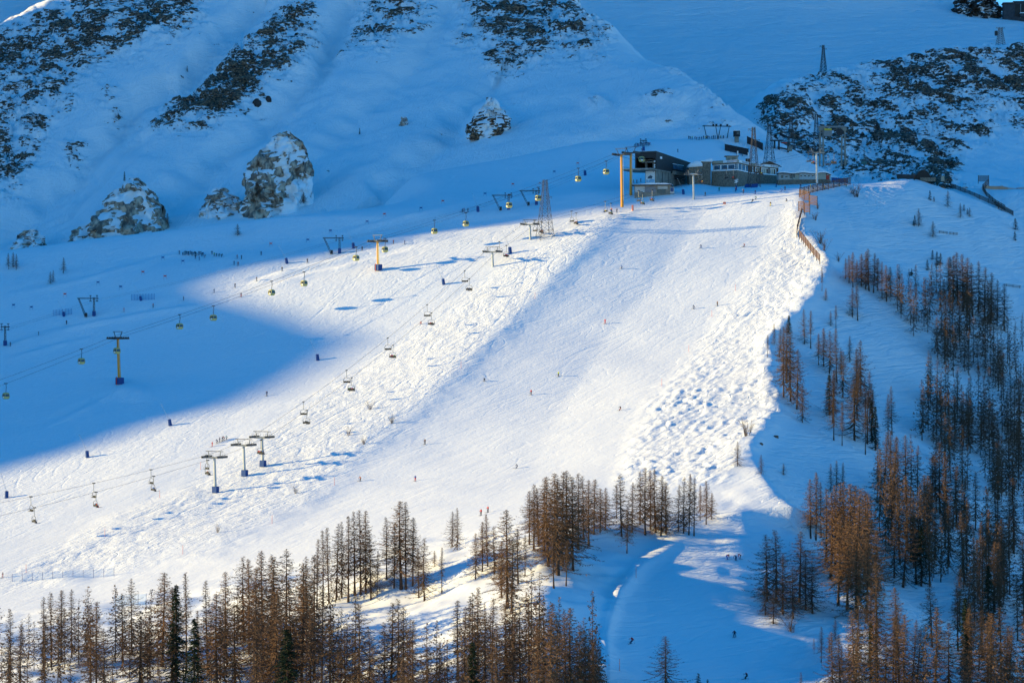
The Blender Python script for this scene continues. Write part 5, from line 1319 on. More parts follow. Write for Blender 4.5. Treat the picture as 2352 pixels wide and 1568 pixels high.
stand([(562,1470,1275),(572,1500,1280),(588,1560,1300),(605,1520,1262),(622,1500,1270),(640,1580,1275),(655,1540,1258),(668,1620,1330),(690,1600,1290),(705,1440,1275),(722,1560,1270),(738,1600,1340),(632,1640,1350),(712,1650,1390),(585,1650,1400)],
      'in the dense thicket below the flat piste', 'larches of the dense thicket', wide=1.15)
stand([(728,1400,1235),(742,1392,1215),(756,1385,1208),(772,1378,1200),(785,1372,1195),(800,1382,1182),(815,1366,1172),(828,1364,1168),(840,1362,1170),(852,1376,1215),(866,1366,1262)],
      'in the row of slim trunks under the piste', 'slim larches under the piste', wide=.85)
stand([(888,1330,1185),(905,1350,1200),(922,1352,1148),(932,1352,1150),(948,1345,1185),(975,1380,1232),(962,1372,1255),(1015,1362,1255),(998,1300,1262)],
      'around the tall twin larch on the snow bank', 'larches around the tall twin', wide=1.15)
stand([(1038,1254,1172),(1050,1262,1164)], 'in the pair standing free before the piste', 'free-standing larch pair', var=[1, 4])
stand([(1092,1330,1222),(1108,1312,1195),(1120,1300,1178),(1136,1318,1205),(1152,1372,1240),(1165,1396,1168),(1175,1402,1230),(1190,1340,1212),(1206,1322,1225)],
      'in the loose group below two red skiers', 'loose larches below two red skiers', wide=1.1)
stand([(1216,1250,1125),(1226,1262,1110),(1238,1255,1118),(1250,1270,1098),(1260,1300,1092),(1271,1290,1084),(1282,1320,1095),(1292,1300,1080),(1303,1285,1078),(1316,1310,1092),(1328,1262,1084),(1340,1240,1090),(1352,1252,1100),(1364,1226,1098),(1378,1222,1120),(1390,1215,1118),(1272,1350,1220),(1300,1345,1240)],
      'in the tall brown clump at the piste foot', 'larches of the tall brown clump', 'piste side', wide=1.2, var=[0, 3, 5, 6, 9, 8])
stand([(1416,1190,1112),(1428,1232,1086),(1440,1270,1160),(1452,1222,1105),(1470,1205,1080),(1482,1228,1072),(1494,1215,1078),(1506,1222,1074),(1518,1230,1090),(1530,1226,1105)],
      'in the clump in front of the moguls', 'larches in front of the moguls', 'piste side', wide=1.1)
stand([(1558,1220,1110),(1570,1224,1092),(1582,1228,1086),(1594,1230,1095),(1608,1195,1112),(1622,1204,1102),(1634,1192,1130)],
      'in the last clump beside the lower run', 'larches beside the lower run', 'piste side')
stand([(762,1650,1405),(795,1640,1430),(820,1650,1382),(846,1610,1440),(884,1600,1425),(898,1590,1380),(912,1600,1372),(928,1590,1390),(948,1640,1420),(980,1660,1480),(1010,1650,1470)],
      'in the dark row at the picture foot', 'dark larches at the foot of the picture', var=[1, 4, 0, 7], wide=1.15)
stand([(1052,1560,1375),(1066,1600,1390),(1082,1580,1358),(1098,1540,1345),(1112,1620,1400),(1130,1600,1370),(1146,1660,1430),(1162,1590,1382),(1180,1640,1405),(1196,1600,1390),(1216,1600,1372),(1232,1640,1420),(1246,1580,1376),(1262,1660,1380),(1278,1600,1402),(1296,1640,1395),(1312,1650,1392),(1330,1640,1430),(1345,1660,1445),(1366,1660,1470)],
      'in the broad group beside the groomed lower run', 'larches beside the groomed lower run', wide=1.1)
p = g(1527, 1600); tree('larch', p, 142/FPX*p.y, 'dark gnarled larch standing alone on the lower run at the foot', var=[1], wide=1.3)
for u, v, vt, lab in ((1604, 1582, 1542, 'small dark spruce tip at the foot of the lower run, taller one'), (1625, 1590, 1556, 'small dark spruce tip at the foot of the lower run, shorter one')):
    p = g(u, v); tree('pine', p, (v-vt)/FPX*p.y, lab)
stand([(1762,1380,1225),(1782,1385,1214),(1798,1410,1270),(1758,1412,1322),(1776,1432,1350),(1836,1382,1218),(1850,1400,1270),(1866,1408,1290),(1822,1420,1300)],
      'in the shaggy group east of the three skiers', 'shaggy larches beside the three skiers', 'run side', wide=1.35, var=[1, 4, 8])
stand([(1862,1232,1098),(1874,1238,1082),(1886,1230,1105),(1908,1130,1062),(1922,1128,1055),(1935,1130,1060)], 'in the slim group by the brown thicket', 'slim larches by the brown thicket', 'run side')
stand([(1898,1290,1120),(1908,1330,1128),(1918,1300,1112),(1930,1340,1106),(1940,1310,1104),(1952,1350,1108),(1962,1320,1112),(1974,1360,1118),(1986,1330,1125),(1998,1352,1132),(1946,1400,1190),(1968,1420,1200),(1990,1430,1230),(2012,1400,1215),(1925,1390,1180)],
      'in the sunlit brown thicket', 'larches of the sunlit brown thicket', 'run side', wide=1.2, var=[3, 6, 9, 0, 5], adj='ochre-brown larch')
stand([(1790,820,752),(1800,912,748),(1806,880,740),(1816,922,762),(1830,940,800),(1843,970,880),(1778,792,742),(1763,820,768)], 'in the tall group at the ragged snow cornice', 'larches at the ragged cornice', 'piste side', var=[0, 5, 1, 8])
p = g(1812, 765); tree('spruce', p, 42/FPX*p.y, 'squat olive spruce beside the ragged snow cornice', wide=1.6)
stand([(1848,790,708),(1862,800,712),(1880,838,765),(1892,842,752),(1905,858,758),(1922,878,752),(1932,862,800),(1952,832,770)], 'in the loose row below the twin tree', 'loose larches on the shaded flank', 'cornice side')
stand([(1958,728,660),(1970,736,655),(1920,752,700),(1908,748,712),(1888,668,612),(1897,690,660)], 'scattered under the reddish fence', 'scattered larches under the reddish fence', 'cornice side', wide=1.15)
stand([(1942,640,592),(1950,650,585),(1959,660,578),(1968,648,596),(1978,656,582),(1988,664,576),(1996,668,570),(2006,672,580),(2016,668,592),(2026,684,600),(2036,692,608),(2046,682,612)],
      'in the sun-tipped clump below the dwarf pines', 'sun-tipped larches below the dwarf pines', 'cornice side', wide=1.15, var=[0, 3, 6, 5])
stand([(2180,680,590),(2190,690,585),(2200,700,578),(2212,715,582),(2222,722,590),(2234,728,602),(2248,720,598),(2262,735,612),(2276,742,625),(2290,748,640),(2306,760,650),(2168,690,640)],
      'on the upper rim of the shaded forest', 'larches on the upper forest rim', 'cornice side', var=[1, 0, 4, 7])
stand([(1886,1520,1436),(1905,1500,1455),(1930,1590,1478),(1870,1500,1462),(1950,1600,1480),(1985,1560,1500),(1918,1470,1420),(1840,1590,1540)], 'among the small trees low beside the lower run', 'small larches low beside the run', 'run side', var=[1, 7])
stand([(546,541,513)], 'alone on the smooth slope under the crest', None, 'lift side', wide=1.3)
stand([(20,618,580),(30,614,578),(37,620,582)], 'in the trio on the western crest', 'larches at the western crest', wide=1.1, var=[3, 6, 0])
stand([(115,652,622),(122,648,618)], 'in the lone pair on the western upper slope', 'larch pair on the western upper slope', var=[1])
p = g(146, 628); tree('larch', p, 38/FPX*p.y, 'single brown larch on the western upper slope', var=[0], wide=1.2)
p = P3(384, 521, 988); tree('larch', p, 33/FPX*p.y, 'bright sunlit larch in front of the pyramid cliff', var=[3], wide=1.6)
for u, v, vt, kd, lab in ((286, 415, 393, 'spruce', 'small dark spruce on top of the pyramid cliff'), (686, 474, 448, 'shrub', 'wide dark shrub below the broad pale cliff'), (697, 472, 440, 'larch', 'thin bare tree beside the wide dark shrub'), (826, 309, 293, 'spruce', 'tiny spruce alone on the smooth back slope'), (1675, 430-12, 408, 'shrub', 'x'), (430, 165, 150, 'spruce', 'tiny dark spruce between the rock bands'), (1812, 290, 266, 'larch', 'faint bare tree on the spur in front of the ridge')):
    if lab == 'x': continue
    d = 1104 if u == 286 else B.hit(u, v); p = P3(u, v, d); tree(kd, p, (v-vt)/FPX*d, lab, 'shrub' if kd == 'shrub' else 'tree', wide=1.2)
# shrubs, dwarf pines and young trees on the shaded hill
for u, v, vt, kd, lab in ((1966,452,420,'shrub','largest bare shrub on the snow below the rim fence'),(1957,446,428,'shrub','smaller bare shrub touching the largest one'),(2101,516,493,'pine','dark pine of the pair with a bare larch'),(2098,518,505,'pine','short dark pine leaning on the pair'),(2136,460,436,'pine','upper dwarf pine on the bare hill'),(2145,463,450,'pine','dwarf pine beside the upper dwarf pine'),(2214,484,468,'pine','dwarf pine below the crest fence'),(2222,492,478,'pine','second dwarf pine below the crest fence'),
        (2332,528,500,'pine','pine by the eastern edge of the bare hill'),(2331,552,530,'pine','slanting pine by the eastern edge'),(2094,634,615,'pine','lone dwarf pine above the clump'),(2142,596,573,'pine','left dark pine of three above the forest'.replace('left ', 'first ')),(2152,610,577,'pine','tallest dark pine above the forest'),(2160,607,580,'pine','dark pine touching the tallest one'),(2182,613,588,'pine','dark pine apart from the three'),(2130,620,595,'pine','small dark pine under the three'),
        (1885,560,525,'shrub','bare shrub below the zigzag fence'),(1893,575,545,'shrub','bare shrub by the reddish fence'),(1925,600,578,'shrub','tiny shrub above the sun-tipped clump'),(1878,480,462,'shrub','little shrub in front of the zigzag fence'),(1872,505,485,'shrub','little shrub under the zigzag fence'),(2040,645,625,'shrub','shrub above the forest edge'),(2066,640,622,'shrub','second shrub above the forest edge'),
        (1748,1088,1042,'larch','dark small larch alone under the mogul cornice'),(1694,1070,1012,'larch','small larch standing in the lowest moguls'),(1716,1000,958,'shrub','bare shrub on the mogul rim'),(1818,1450,1405,'shrub','wide bare shrub beside the lower run'),(1800,1090,1062,'larch','slender little larch under the cornice'),(850,940,918,'shrub','thin shrub highest on the white bank'),(900,972,950,'shrub','thin shrub in the middle of the white bank'),(800,1000,978,'shrub','thin shrub on the bank beside the markers'),(836,1020,1000,'shrub','low shrub near the bank edge'),(500,1222,1200,'shrub','reddish shrub low on the mogul band'),(680,1132,1112,'shrub','shrub near the lower bank edge')):
    p = g(u, v); tree(kd, p, (v-vt)/FPX*p.y, lab, 'shrub' if kd == 'shrub' else 'tree', var=[1] if kd == 'larch' else None, wide=1.2)
for u, v, vt, lab in ((2178,500,455,'young larch under the crest fence'),(2110,520,478,'bare larch leaning to the dark pines'),(2143,545,507,'small larch beside the rail barriers'),(2206,500,465,'bare larch near the fence end'),(2227,498,476,'thin sapling near the fence end')):
    if lab.startswith('young'): u, v, vt = 2177, 476, 437
    p = g(u, v); tree('larch', p, (v-vt)/FPX*p.y, lab, var=[1], wide=1.2)
# the shaded forest on the eastern hillside
zones = [([(2050,690),(2150,660),(2352,790),(2460,900),(2460,1010),(2300,930),(2180,860),(2080,770)], 105, 'bare larch in the upper belt of the shaded forest', 15.5, 'larches in the upper forest belt'),
         ([(1890,880),(1990,900),(2080,1010),(2010,1080),(1900,1010)], 22, 'bare larch in the shaded stand nearest the cornice', 15.5, 'larches in the stand by the cornice'),
         ([(2130,900),(2300,960),(2460,1080),(2460,1240),(2330,1200),(2200,1130),(2110,1010)], 120, 'bare larch in the middle belt of the shaded forest', 16.5, 'larches in the middle forest belt'),
         ([(2010,1120),(2110,1130),(2260,1230),(2460,1320),(2460,1500),(2250,1460),(2100,1400),(2020,1290)], 120, 'bare larch in the dark lower belt of the shaded forest', 18.0, 'larches in the lower forest belt'),
         ([(1960,1480),(2100,1450),(2300,1520),(2460,1560),(2460,1750),(2150,1730),(1980,1700),(1900,1640)], 60, 'bare larch in the forest corner at the foot of the picture', 18.0, 'larches in the lower forest corner')]
rf = random.Random(5); allp = []
FAR_L = [larch_proto(400+i, m_tw[(1, 0, 1)[i]], (1.15, 1.4, 0.95)[i], 0.14, 0.62, lod=0.17) for i in range(3)]
def arr(me):
    v = np.zeros(len(me.vertices)*3, np.float32); me.vertices.foreach_get('co', v); me.calc_loop_triangles()
    t = np.zeros(len(me.loop_triangles)*3, np.int32); me.loop_triangles.foreach_get('vertices', t); return v.reshape(-1, 3), t.reshape(-1, 3)
FAR_A = [(arr(t), arr(c)) for t, c in FAR_L]
mass = {'t': ([], [], [0]), 'c0': ([], [], [0]), 'c1': ([], [], [0])}
def to_mass(p, h):
    i = rf.randrange(3); s = h/18.0; a = rf.uniform(0, 6.28); ca, sa = math.cos(a), math.sin(a)
    for key, (v, t) in (('t', FAR_A[i][0]), (('c1' if i == 1 else 'c0'), FAR_A[i][1])):
        V_, T_, n_ = mass[key]; q = v*s; w = np.stack([q[:, 0]*ca-q[:, 1]*sa+p.x, q[:, 0]*sa+q[:, 1]*ca+p.y, q[:, 2]+p.z-.2], -1)
        V_.append(w); T_.append(t+n_[0]); n_[0] += len(w)
for poly, n, lab, H, grp in zones:
    xs = [q[0] for q in poly]; ys_ = [q[1] for q in poly]; k = 0; tries = 0
    while k < n and tries < 6000:
        tries += 1; u = rf.uniform(min(xs), max(xs)); v = rf.uniform(min(ys_), max(ys_))
        if not inside(np.array([u]), np.array([v]), poly)[0]: continue
        if any(abs(u-a)/7+abs(v-b)/12 < 1 for a, b in allp): continue
        if perlin(np.array([u/60.]), np.array([v/75.]))[0] < -0.25 and rf.random() < .8: continue
        allp.append((u, v)); k += 1
        p = g(u, v); h = H*rf.uniform(.72, 1.18)
        if ((zones[3][0] is poly and k > 62) or zones[0][0] is poly or zones[2][0] is poly or u > 2360 or v-(h/p.y*FPX) > 1535 or (v > 1650 and rf.random() < .6)):
            to_mass(p, h); continue
        if rf.random() < .09: tree('spruce', p, h*.8, 'dark spruce among the bare larches of the shaded forest', group='dark spruces in the shaded forest', wide=1.0)
        else: tree('larch', p, h, lab, group=grp, var=[1, 4, 7, 0, 5] if v < 1150 else None, lean=rf.uniform(-.05, .05), wide=1.05)

# younger growth filling the belt along the foot of the picture
for _ in range(420):
    u = rf.uniform(-150, 1380); v = rf.uniform(1440, 1690)
    top_ = np.interp(u, [0, 400, 700, 900, 1050, 1380], [1500, 1480, 1450, 1560, 1500, 1480])
    if v < top_ or (870 < u < 1050 and v < 1600) or perlin(np.array([u/75.+9]), np.array([v/60.]))[0] < .02: continue
    if len(allp) > 0 and any(abs(u-a)/11+abs(v-b)/22 < 1 for a, b in allp): continue
    allp.append((u, v)); to_mass(g(u, v), rf.uniform(8, 17))
print('mass trees', len(mass['t'][0]))
VV = np.concatenate([v for k in mass for v in mass[k][0]]); off_ = 0; TT = []; MI = []
for k in ('t', 'c0', 'c1'):
    tt = np.concatenate(mass[k][1]); TT.append(tt+off_); MI.append(np.full(len(tt), ('t', 'c0', 'c1').index(k), np.int32)); off_ += mass[k][2][0]
fm = tri_mesh('larch_forest', VV, np.concatenate(TT), m_trunk); fm.materials.append(m_tw[1]); fm.materials.append(m_tw[0])
fm.polygons.foreach_set('material_index', np.concatenate(MI)); fm.update()
fo = link_mesh('larch_forest', fm); fo['kind'] = 'stuff'; fo['label'] = 'far belts of bare larches on the shaded hillside'

# ================================================================== PEOPLE
CLOTH = {'red': (.50, .025, .03), 'black': (.022, .022, .026), 'blue': (.03, .12, .42), 'navy': (.02, .035, .10), 'green': (.02, .26, .08), 'teal': (.02, .24, .28), 'yellow': (.68, .52, .04), 'white': (.72, .72, .70), 'orange': (.68, .17, .03), 'brown': (.14, .07, .05), 'lime': (.42, .55, .05), 'dred': (.25, .03, .03), 'grey': (.2, .2, .21)}
def cloth(c): return mat('cloth_'+c, CLOTH[c], .8, noise=.2, scale=6)
m_skin = mat('skin', (.45, .27, .19), .6); m_boot = mat('boots', (.03, .03, .035), .6); m_ski = mat('ski', (.10, .10, .12), .4)
POSES = {  # pelvis, chest, neck, head, (elbow, hand) x2, (knee, ankle) x2; y is forward
 'stand': ((0,0,.95),(0,.03,1.38),(0,.05,1.52),(0,.07,1.68),((.30,.05,1.13),(.33,.28,1.02)),((-.30,.05,1.13),(-.33,.28,1.02)),((.13,.08,.52),(.14,0,.08)),((-.13,.08,.52),(-.14,0,.08))),
 'glide': ((0,-.12,.78),(0,.12,1.14),(0,.22,1.26),(0,.30,1.41),((.36,.18,.95),(.42,.46,.88)),((-.36,.18,.95),(-.42,.46,.88)),((.15,.17,.46),(.16,0,.08)),((-.15,.17,.46),(-.16,0,.08))),
 'carve': ((-.28,-.08,.70),(-.32,.12,1.08),(-.30,.20,1.20),(-.27,.27,1.35),((.02,.20,.96),(.22,.40,1.02)),((-.66,.14,.90),(-.84,.30,.72)),((.02,.14,.42),(.20,0,.08)),((-.22,.18,.40),(-.02,.02,.08))),
 'tuck': ((0,-.22,.66),(0,.20,.86),(0,.36,.90),(0,.50,.98),((.30,.34,.66),(.20,.58,.72)),((-.30,.34,.66),(-.20,.58,.72)),((.15,.16,.44),(.16,0,.08)),((-.15,.16,.44),(-.16,0,.08))),
 'bend': ((0,-.18,.92),(0,.28,1.10),(0,.42,1.12),(0,.57,1.15),((.26,.38,.80),(.24,.48,.50)),((-.26,.38,.80),(-.24,.48,.50)),((.14,.02,.5),(.15,0,.08)),((-.14,.02,.5),(-.15,0,.08))),
 'sit': ((0,0,.12),(0,-.06,.55),(0,-.04,.69),(0,0,.85),((.29,.06,.34),(.2,.34,.25)),((-.29,.06,.34),(-.2,.34,.25)),((.13,.46,.10),(.13,.50,-.36)),((-.13,.46,.10),(-.13,.50,-.36))),
}
def body_mesh(pose):
    pv, ch, nk, hd, a1, a2, l1, l2 = POSES[pose]
    V = [pv, tuple((a+b)/2 for a, b in zip(pv, ch)), ch, nk, hd]; E = [(0, 1), (1, 2), (2, 3), (3, 4)]
    Rr = [(.17, .14), (.16, .13), (.19, .14), (.07, .07), (.135, .145)]; part = {(0, 1): 1, (1, 2): 1, (2, 3): 1, (3, 4): 2}
    segs = [(0, 1, 0), (1, 2, 0), (2, 3, 0), (3, 4, 2)]
    for sgn, (el, ha) in ((1, a1), (-1, a2)):
        sh = (ch[0]+sgn*.19, ch[1], ch[2]+.02); k = len(V); V += [sh, el, ha]; Rr += [(.085, .085), (.065, .065), (.055, .06)]; E += [(2, k), (k, k+1), (k+1, k+2)]
        segs += [(k, k+1, 0), (k+1, k+2, 0)]
    for sgn, (kn, an) in ((1, l1), (-1, l2)):
        hp = (pv[0]+sgn*.10, pv[1], pv[2]-.06); k = len(V); fwd = (an[0], an[1]+.16, an[2]-.02)
        V += [hp, kn, an, fwd]; Rr += [(.12, .12), (.085, .09), (.075, .08), (.06, .05)]; E += [(0, k), (k, k+1), (k+1, k+2), (k+2, k+3)]
        segs += [(k, k+1, 1), (k+1, k+2, 1), (k+2, k+3, 4)]
    me = bpy.data.meshes.new('body'); me.from_pydata(V, E, []); o = bpy.data.objects.new('tmp', me); COL.objects.link(o)
    md = o.modifiers.new('s', 'SKIN'); sd = o.modifiers.new('d', 'SUBSURF'); sd.levels = 1; sd.render_levels = 1
    for i, r in enumerate(Rr): me.skin_vertices[0].data[i].radius = r
    me.skin_vertices[0].data[0].use_root = True
    dg = bpy.context.evaluated_depsgraph_get(); dg.update()
    bm = bpy.data.meshes.new_from_object(o.evaluated_get(dg)); bpy.data.objects.remove(o)
    bm.materials.clear()
    for m in (cloth('black'), cloth('black'), cloth('black'), m_skin, m_boot): bm.materials.append(m)
    P = [np.array(v) for v in V]; hdv = P[4]
    fw = (hdv-P[3]); 
    for f in bm.polygons:
        c = np.array(f.center); best = (9, 0)
        for a, b, k in segs:
            ab = P[b]-P[a]; t = np.clip(np.dot(c-P[a], ab)/np.dot(ab, ab), 0, 1); dd = np.linalg.norm(c-P[a]-ab*t)-.05*(k == 2)
            if dd < best[0]: best = (dd, k)
        k = best[1]
        if k == 2 and c[1]-hdv[1] > .05 and c[2] < hdv[2]+.02: k = 3
        f.material_index = k; f.use_smooth = True
    return bm
BODY = {k: body_mesh(k) for k in POSES}
SKI = MB().box((0, .25, .035), (.10, 1.72, .03), m_ski).add([(-.05, 1.11, .02), (.05, 1.11, .02), (.04, 1.28, .14), (-.04, 1.28, .14)], [(0, 1, 2, 3)], m_ski).mesh('ski')
POLE = MB().strut((0, 0, 0), (0, 0, 1.1), .015, m_dark, n=4).strut((0, 0, .08), (0, 0, .1), .05, m_dark, n=6).mesh('ski_pole')
def person(p, rz, pose, jk, tr, lab, group=None, helmet=None, skis=True, poles=True, tilt=0.0, scale=1.0):
    o = link_mesh('person', BODY[pose], None, p); o.rotation_euler = (tilt, 0, rz); o.scale = (scale,)*3
    tag(o, lab, 'person', group)
    for i, c in enumerate((jk, tr, helmet or random.choice(('black', 'navy', 'white', 'grey', 'red') if not group else ('black', 'navy')))):
        o.material_slots[i].link = 'OBJECT'; o.material_slots[i].material = cloth(c)
    P = POSES[pose]
    if skis:
        for an in (P[6][1], P[7][1]):
            s = link_mesh('ski', SKI, o, (an[0], an[1]-.02, an[2]-.09))
            if pose == 'carve': s.rotation_euler = (0, -.45, 0)
    if poles:
        for (el, ha), sg in ((P[4], 1), (P[5], -1)):
            q = link_mesh('ski_pole', POLE, o, (ha[0], ha[1]-.25 if pose != 'stand' else ha[1]+.08, max(0.02, ha[2]-1.0))); q.rotation_euler = (-.25 if pose != 'stand' else .08, 0, 0)
    return o
def slope_dir(u, v): return math.radians(140)     # skis point down the fall line, towards the lower west
DOWN = math.radians(138)
def skier(u, v, pose, jk, tr, lab, rz=None, src=None, **k):
    p = (P3(u, v, min(M.hit(u, v), B.hit(u, v)) if (1400 < u < 1960 and v < 402) else M.hit(u, v)) if src is None else P3(u, v, src)); return person(p-Vector((0, 0, .03)), DOWN if rz is None else rz, pose, jk, tr, lab, **k)
sk = [(1428,617,'glide','blue','navy','blue skier alone below the upper edge of the mogul bank'),(1610,570,'glide','navy','blue','dark skier with a long shadow on the upper piste'),(1709,567,'carve','dred','navy','skier turning in a snow cloud near the upper moguls'),(1594,709,'glide','navy','navy','dark blue skier next to the mogul edge with arms out'),(1648,702,'stand','brown','black','skier in brown right at the mogul edge'.replace('right ', '')),
      (1390,743,'stand','red','red','skier in red trousers in the middle of the piste'),(1113,875,'tuck','black','black','crouching black skier near the bank edge'),(1283,864,'stand','lime','black','skier in lime jacket in the middle of the piste'),(1220,906,'stand','red','black','skier in a red jacket in the middle of the piste'),(1424,942,'carve','black','dred','dark skier throwing up a cloud of snow near the moguls'),
      (976,1020,'stand','brown','black','dark upright skier on the lower piste near the bank'),(828,1104,'glide','orange','black','skier in an orange jacket low on the piste'),(954,1104,'stand','blue','red','skier in blue jacket and red trousers low on the piste'),(1187,1075,'carve','navy','navy','dark skier leaning hard low on the piste'),(967,744,'tuck','orange','red','skier in orange sitting in the snow on the bank'),
      (554,682,'stand','black','red','skier in red trousers on the point of the light wedge'),(613,909,'stand','navy','navy','dark skier alone inside the big shadow'),(7,1326,'stand','navy','dred','skier at the western picture edge near the net'),
      (1690,440,'stand','red','navy','skier in red beside the route sign'),(1652,449-10,'stand','green','black','skier in green on the rim before the snow heap'),(1705,441,'stand','white','white','pale skier by the crash mats'),(1708,444,'stand','dred','brown','skier in dull red on the upper piste'),(1735,446,'stand','navy','blue','skier in navy and blue on the upper piste'),(1736,458,'carve','green','black','skier in a bright green jacket on the upper piste'),(1727,465,'carve','black','black','black skier making a turn below the green one'),(1770,473,'stand','black','yellow','skier in yellow trousers under the zigzag fence'),(1807,462,'tuck','blue','navy','bending blue skier near the zigzag fence'),
      (1795,440,'carve','blue','blue','skier all in blue leaning below the shed'),(1803,437,'stand','black','brown','upright dark skier below the shed'),(1839,431,'stand','navy','black','dark skier in front of the shed windows'),(1862,433,'stand','yellow','yellow','skier in yellow beside the shed mast'),(1868,438,'glide','grey','white','skier in white trousers beside the shed mast'),(1894,436,'stand','yellow','black','skier in yellow jacket standing by the rim fence'),(1891,428,'glide','black','black','black skier before the beige shed end'),(1928,428,'glide','brown','yellow','skier with yellow trousers at the blue panels'),(1944,429,'glide','red','green','skier in green trousers at the blue panels'),(1783,430,'glide','blue','navy','skier in bright blue at the foot of the stone wall'),(1620,450,'stand','black','black','dark skier in the hollow below the snow heap'),
      (1977,413,'stand','red','red','person in red at the top of the round hill'),(2101,411,'stand','dred','black','person seen on the snow strip near the dome')]
for u, v, pose, jk, tr, lab in sk[:-1]:
    skier(u, v, pose, jk, tr, lab, rz=DOWN+random.uniform(-.5, .5))
for u, v, pose, jk, tr, lab, rz in ((1670,1284,'bend','red','blue','skier in red jacket and blue trousers bending on the sun patch',-1.2),(1690,1286,'bend','teal','navy','smallest crouching figure between two red skiers on the sun patch',.6),(1700,1283,'bend','red','black','skier in red jacket and dark trousers on the sun patch',1.4),
        (1449,1477,'carve','red','navy','skier in a red jacket turning on the shaded lower run',2.6),(1687,1462,'glide','navy','black','dark blue skier in the middle of the shaded lower run',2.9),(1713,1558,'carve','black','black','black skier lowest on the shaded lower run',2.2),
        (1105,1183,'stand','red','black','lower of two skiers in red jackets above the larches',2.6),(1121,1176,'stand','red','black','upper of two skiers in red jackets above the larches',2.3)):
    skier(u, v, pose, jk, tr, lab, rz=rz)
# the ski class of six by the close-set masts, and the scattered skiers on the shaded slopes
for u, v, jk, lab in ((488,1025,'red','ski teacher in red in front of a line of pupils'),(499,1018,'navy','lowest dark pupil in the short line of skiers'),(505,1015,'navy','second dark pupil in the short line of skiers'),(511,1013,'black','third dark pupil in the short line of skiers'),(515,1011,'dred','pupil with a reddish top in the short line of skiers'),(521,1009,'teal','topmost pupil in the short line of skiers')):
    skier(u, v, random.choice(('glide', 'stand')), jk, 'navy' if jk != 'red' else 'red', lab, rz=1.9)
for u, v, jk, tr, lab in ((600,586,'navy','black','dark skier on the shaded slope between gates'),(547,610,'dred','black','reddish skier of a pair below the crowd'),(538,608,'navy','black','dark skier of a pair below the crowd'),(545,594,'red','black','skier in red beside the smaller group'),(555,595,'navy','black','dark skier beside the smaller group'),(590,645,'black','black','skier in the walked snow track, lowest'),(648,622,'black','black','skier in the walked snow track, middle'),(706,603,'black','black','skier in the walked snow track, upper'),(540,660,'navy','navy','skier where the light wedge begins'),
        (422,690,'black','black','black skier on the smooth shade below the red one'),(352,706,'red','black','red-jacketed skier on the smooth shade'),(285,716,'red','red','skier all in red by the two-legged portal'),(153,745,'navy','black','dark skier below the lower net lance'),(89,770,'black','black','dark skier near the western edge track'),(24,795,'navy','black','dark skier next to the western edge post'),(492,672,'navy','navy','dark skier above the gondola rope in shade'),
        (904,560,'dred','brown','skier in red-brown on the shadow rim above the orange post'),(930,561,'navy','navy','dark skier on the shadow rim above the orange post'),(832,575,'black','black','skier beside the drag lift lance'),(1405,487,'red','black','skier in red standing below the thick orange post'),(1417,488,'navy','black','dark skier standing below the thick orange post'),(1403,488,'navy','blue','blue-trousered skier below the thick orange post'),(1286,487,'navy','black','x')):
    if lab != 'x': skier(u, v, 'stand', jk, tr, lab, rz=random.uniform(1.8, 2.8), poles=False)
for u, v, jk in ((1066,487,'red'), (1062,488,'navy'), (1075,487,'black')):
    skier(u, v, 'stand', jk, 'black', {'red': 'red skier of the trio high on the shaded slope', 'navy': 'dark blue skier of the trio high on the shaded slope', 'black': 'black skier of the trio high on the shaded slope'}[jk], rz=2.2, poles=False)
rp = random.Random(3)
def crowd(pts, lab, grp, cols, poses=('stand', 'glide', 'bend'), src=None, special=()):
    for i, (u, v) in enumerate(pts):
        jk = cols[i % len(cols)]; l = lab
        skier(u, v, rp.choice(poses), jk, rp.choice(('black', 'navy')), lab if jk in ('black', 'navy') else lab.replace('dark', {'red': 'red', 'dred': 'dull red', 'lime': 'lime', 'yellow': 'yellow'}[jk]), rz=rp.uniform(0, 6.28), group=grp, poles=False, src=src)
crowd([(412,584),(420,586),(425,585),(429,584),(433,586),(438,583),(441,587),(445,585),(449,584),(452,587),(457,586),(460,584),(463,588),(466,586),(449,594),(458,598),(470,592)], 'skier in dark clothes within the big crowd on the shaded slope', 'crowd on the shaded slope', ['navy', 'black', 'black', 'navy', 'black'])
crowd([(487,584),(492,588),(497,589),(503,589),(509,590)], 'skier in dark clothes within the small group beside the crowd', 'small group beside the crowd', ['black', 'lime', 'navy', 'black'])
crowd([(1458+q*3.1, 337-1.0*math.sin(q*1.7)-q*.3) for q in range(12)], 'skier in dark clothes queueing on the knoll above the black station', 'queue above the black station', ['black', 'navy', 'black', 'red'], ('stand', 'glide'))
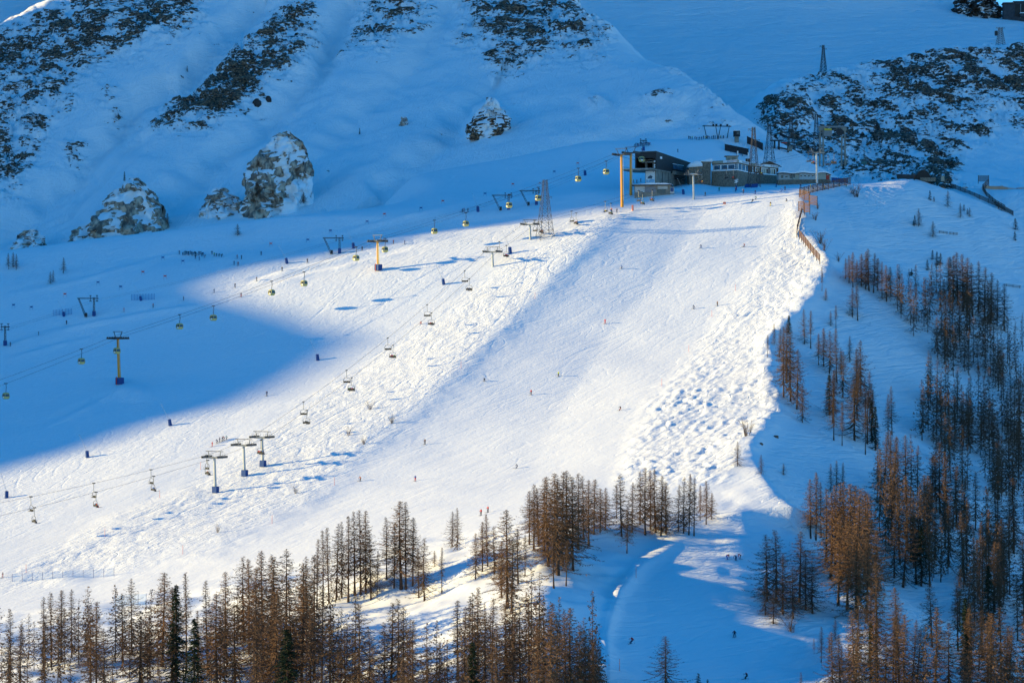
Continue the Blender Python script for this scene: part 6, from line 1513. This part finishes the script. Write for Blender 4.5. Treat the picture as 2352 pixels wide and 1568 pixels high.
crowd([(1582,320),(1586,320),(1590,321),(1596,320),(1600,321),(1606,322),(1611,321),(1616,320),(1621,320),(1625,319),(1629,319),(1634,319),(1639,319),(1643,319),(1655,318),(1662,318)], 'skier in dark clothes queueing under the wide lift frame', 'queue under the wide lift frame', ['navy', 'black', 'yellow', 'black', 'dred', 'navy'], ('stand', 'glide'))
for u, v, jk, lab in ((1455,420,'yellow','skier in yellow by the foot of the mural'),(1463,421,'red','skier in red by the foot of the mural'),(1472,418,'navy','dark skier by the foot of the mural'),(1557,350,'black','single skier on the slope above the black station')):
    skier(u, v, 'stand', jk, 'black', lab, rz=1, poles=False)
# riders on the chairs
names = {'r': 'red', 'k': 'black', 'b': 'blue', 'g': 'green', 't': 'teal', 'y': 'yellow'}
WHERE = {78: 'on the westernmost loaded chair', 222: 'on the second loaded chair from the west', 353: 'on the chair beside the low marker pole', 479: 'on the chair at the westernmost mast', 599: 'on the chair before the rear close-set mast', 705: 'on the first chair above the three masts', 806: 'on the second chair above the three masts', 902: 'on the chair level with the shadow tip', 992: 'on the chair above the white mogul band', 1077: 'on the chair low over the bank rim',
         1163: 'on the chair just past the bank mast', 1243: 'on the chair seen through the pylon', 1324: 'on the first chair past the big pylon', 1402: 'on the chair below the orange posts', 1475: 'on the chair before the low hut', 1498: 'on the chair at the hut door', 1613: 'on the chair by the stone block', 1685: 'on the chair against the restaurant wall', 1749: 'on the chair at the pylon foot', 1867: 'on the chair above the grey shed', 1915: 'on the highest full chair', 1390: 'alone on the chair under the orange posts'}
for p, rz, rd, lab, uu in SIT:
    n = len(rd); ca, sa = math.cos(rz), math.sin(rz)
    for i, c in enumerate(rd):
        x = (i-(n-1)/2)*.56; q = p+Vector((x*ca-0.02*sa, x*sa+0.02*ca, -3.92))
        seat = '' if n == 1 else [['outer ', 'inner '], ['outer ', 'middle ', 'inner '], ['first ', 'second ', 'third ', 'fourth ']][n-2][i]
        person(q, rz, 'sit', {'k': 'black', 'r': 'red', 'b': 'blue', 'g': 'green', 't': 'teal', 'y': 'yellow'}[c], 'red' if (c == 'r' and uu == 222) else rp.choice(('black', 'navy')), f'{seat}seated rider in {names[c]} {WHERE[uu]}', poles=False)
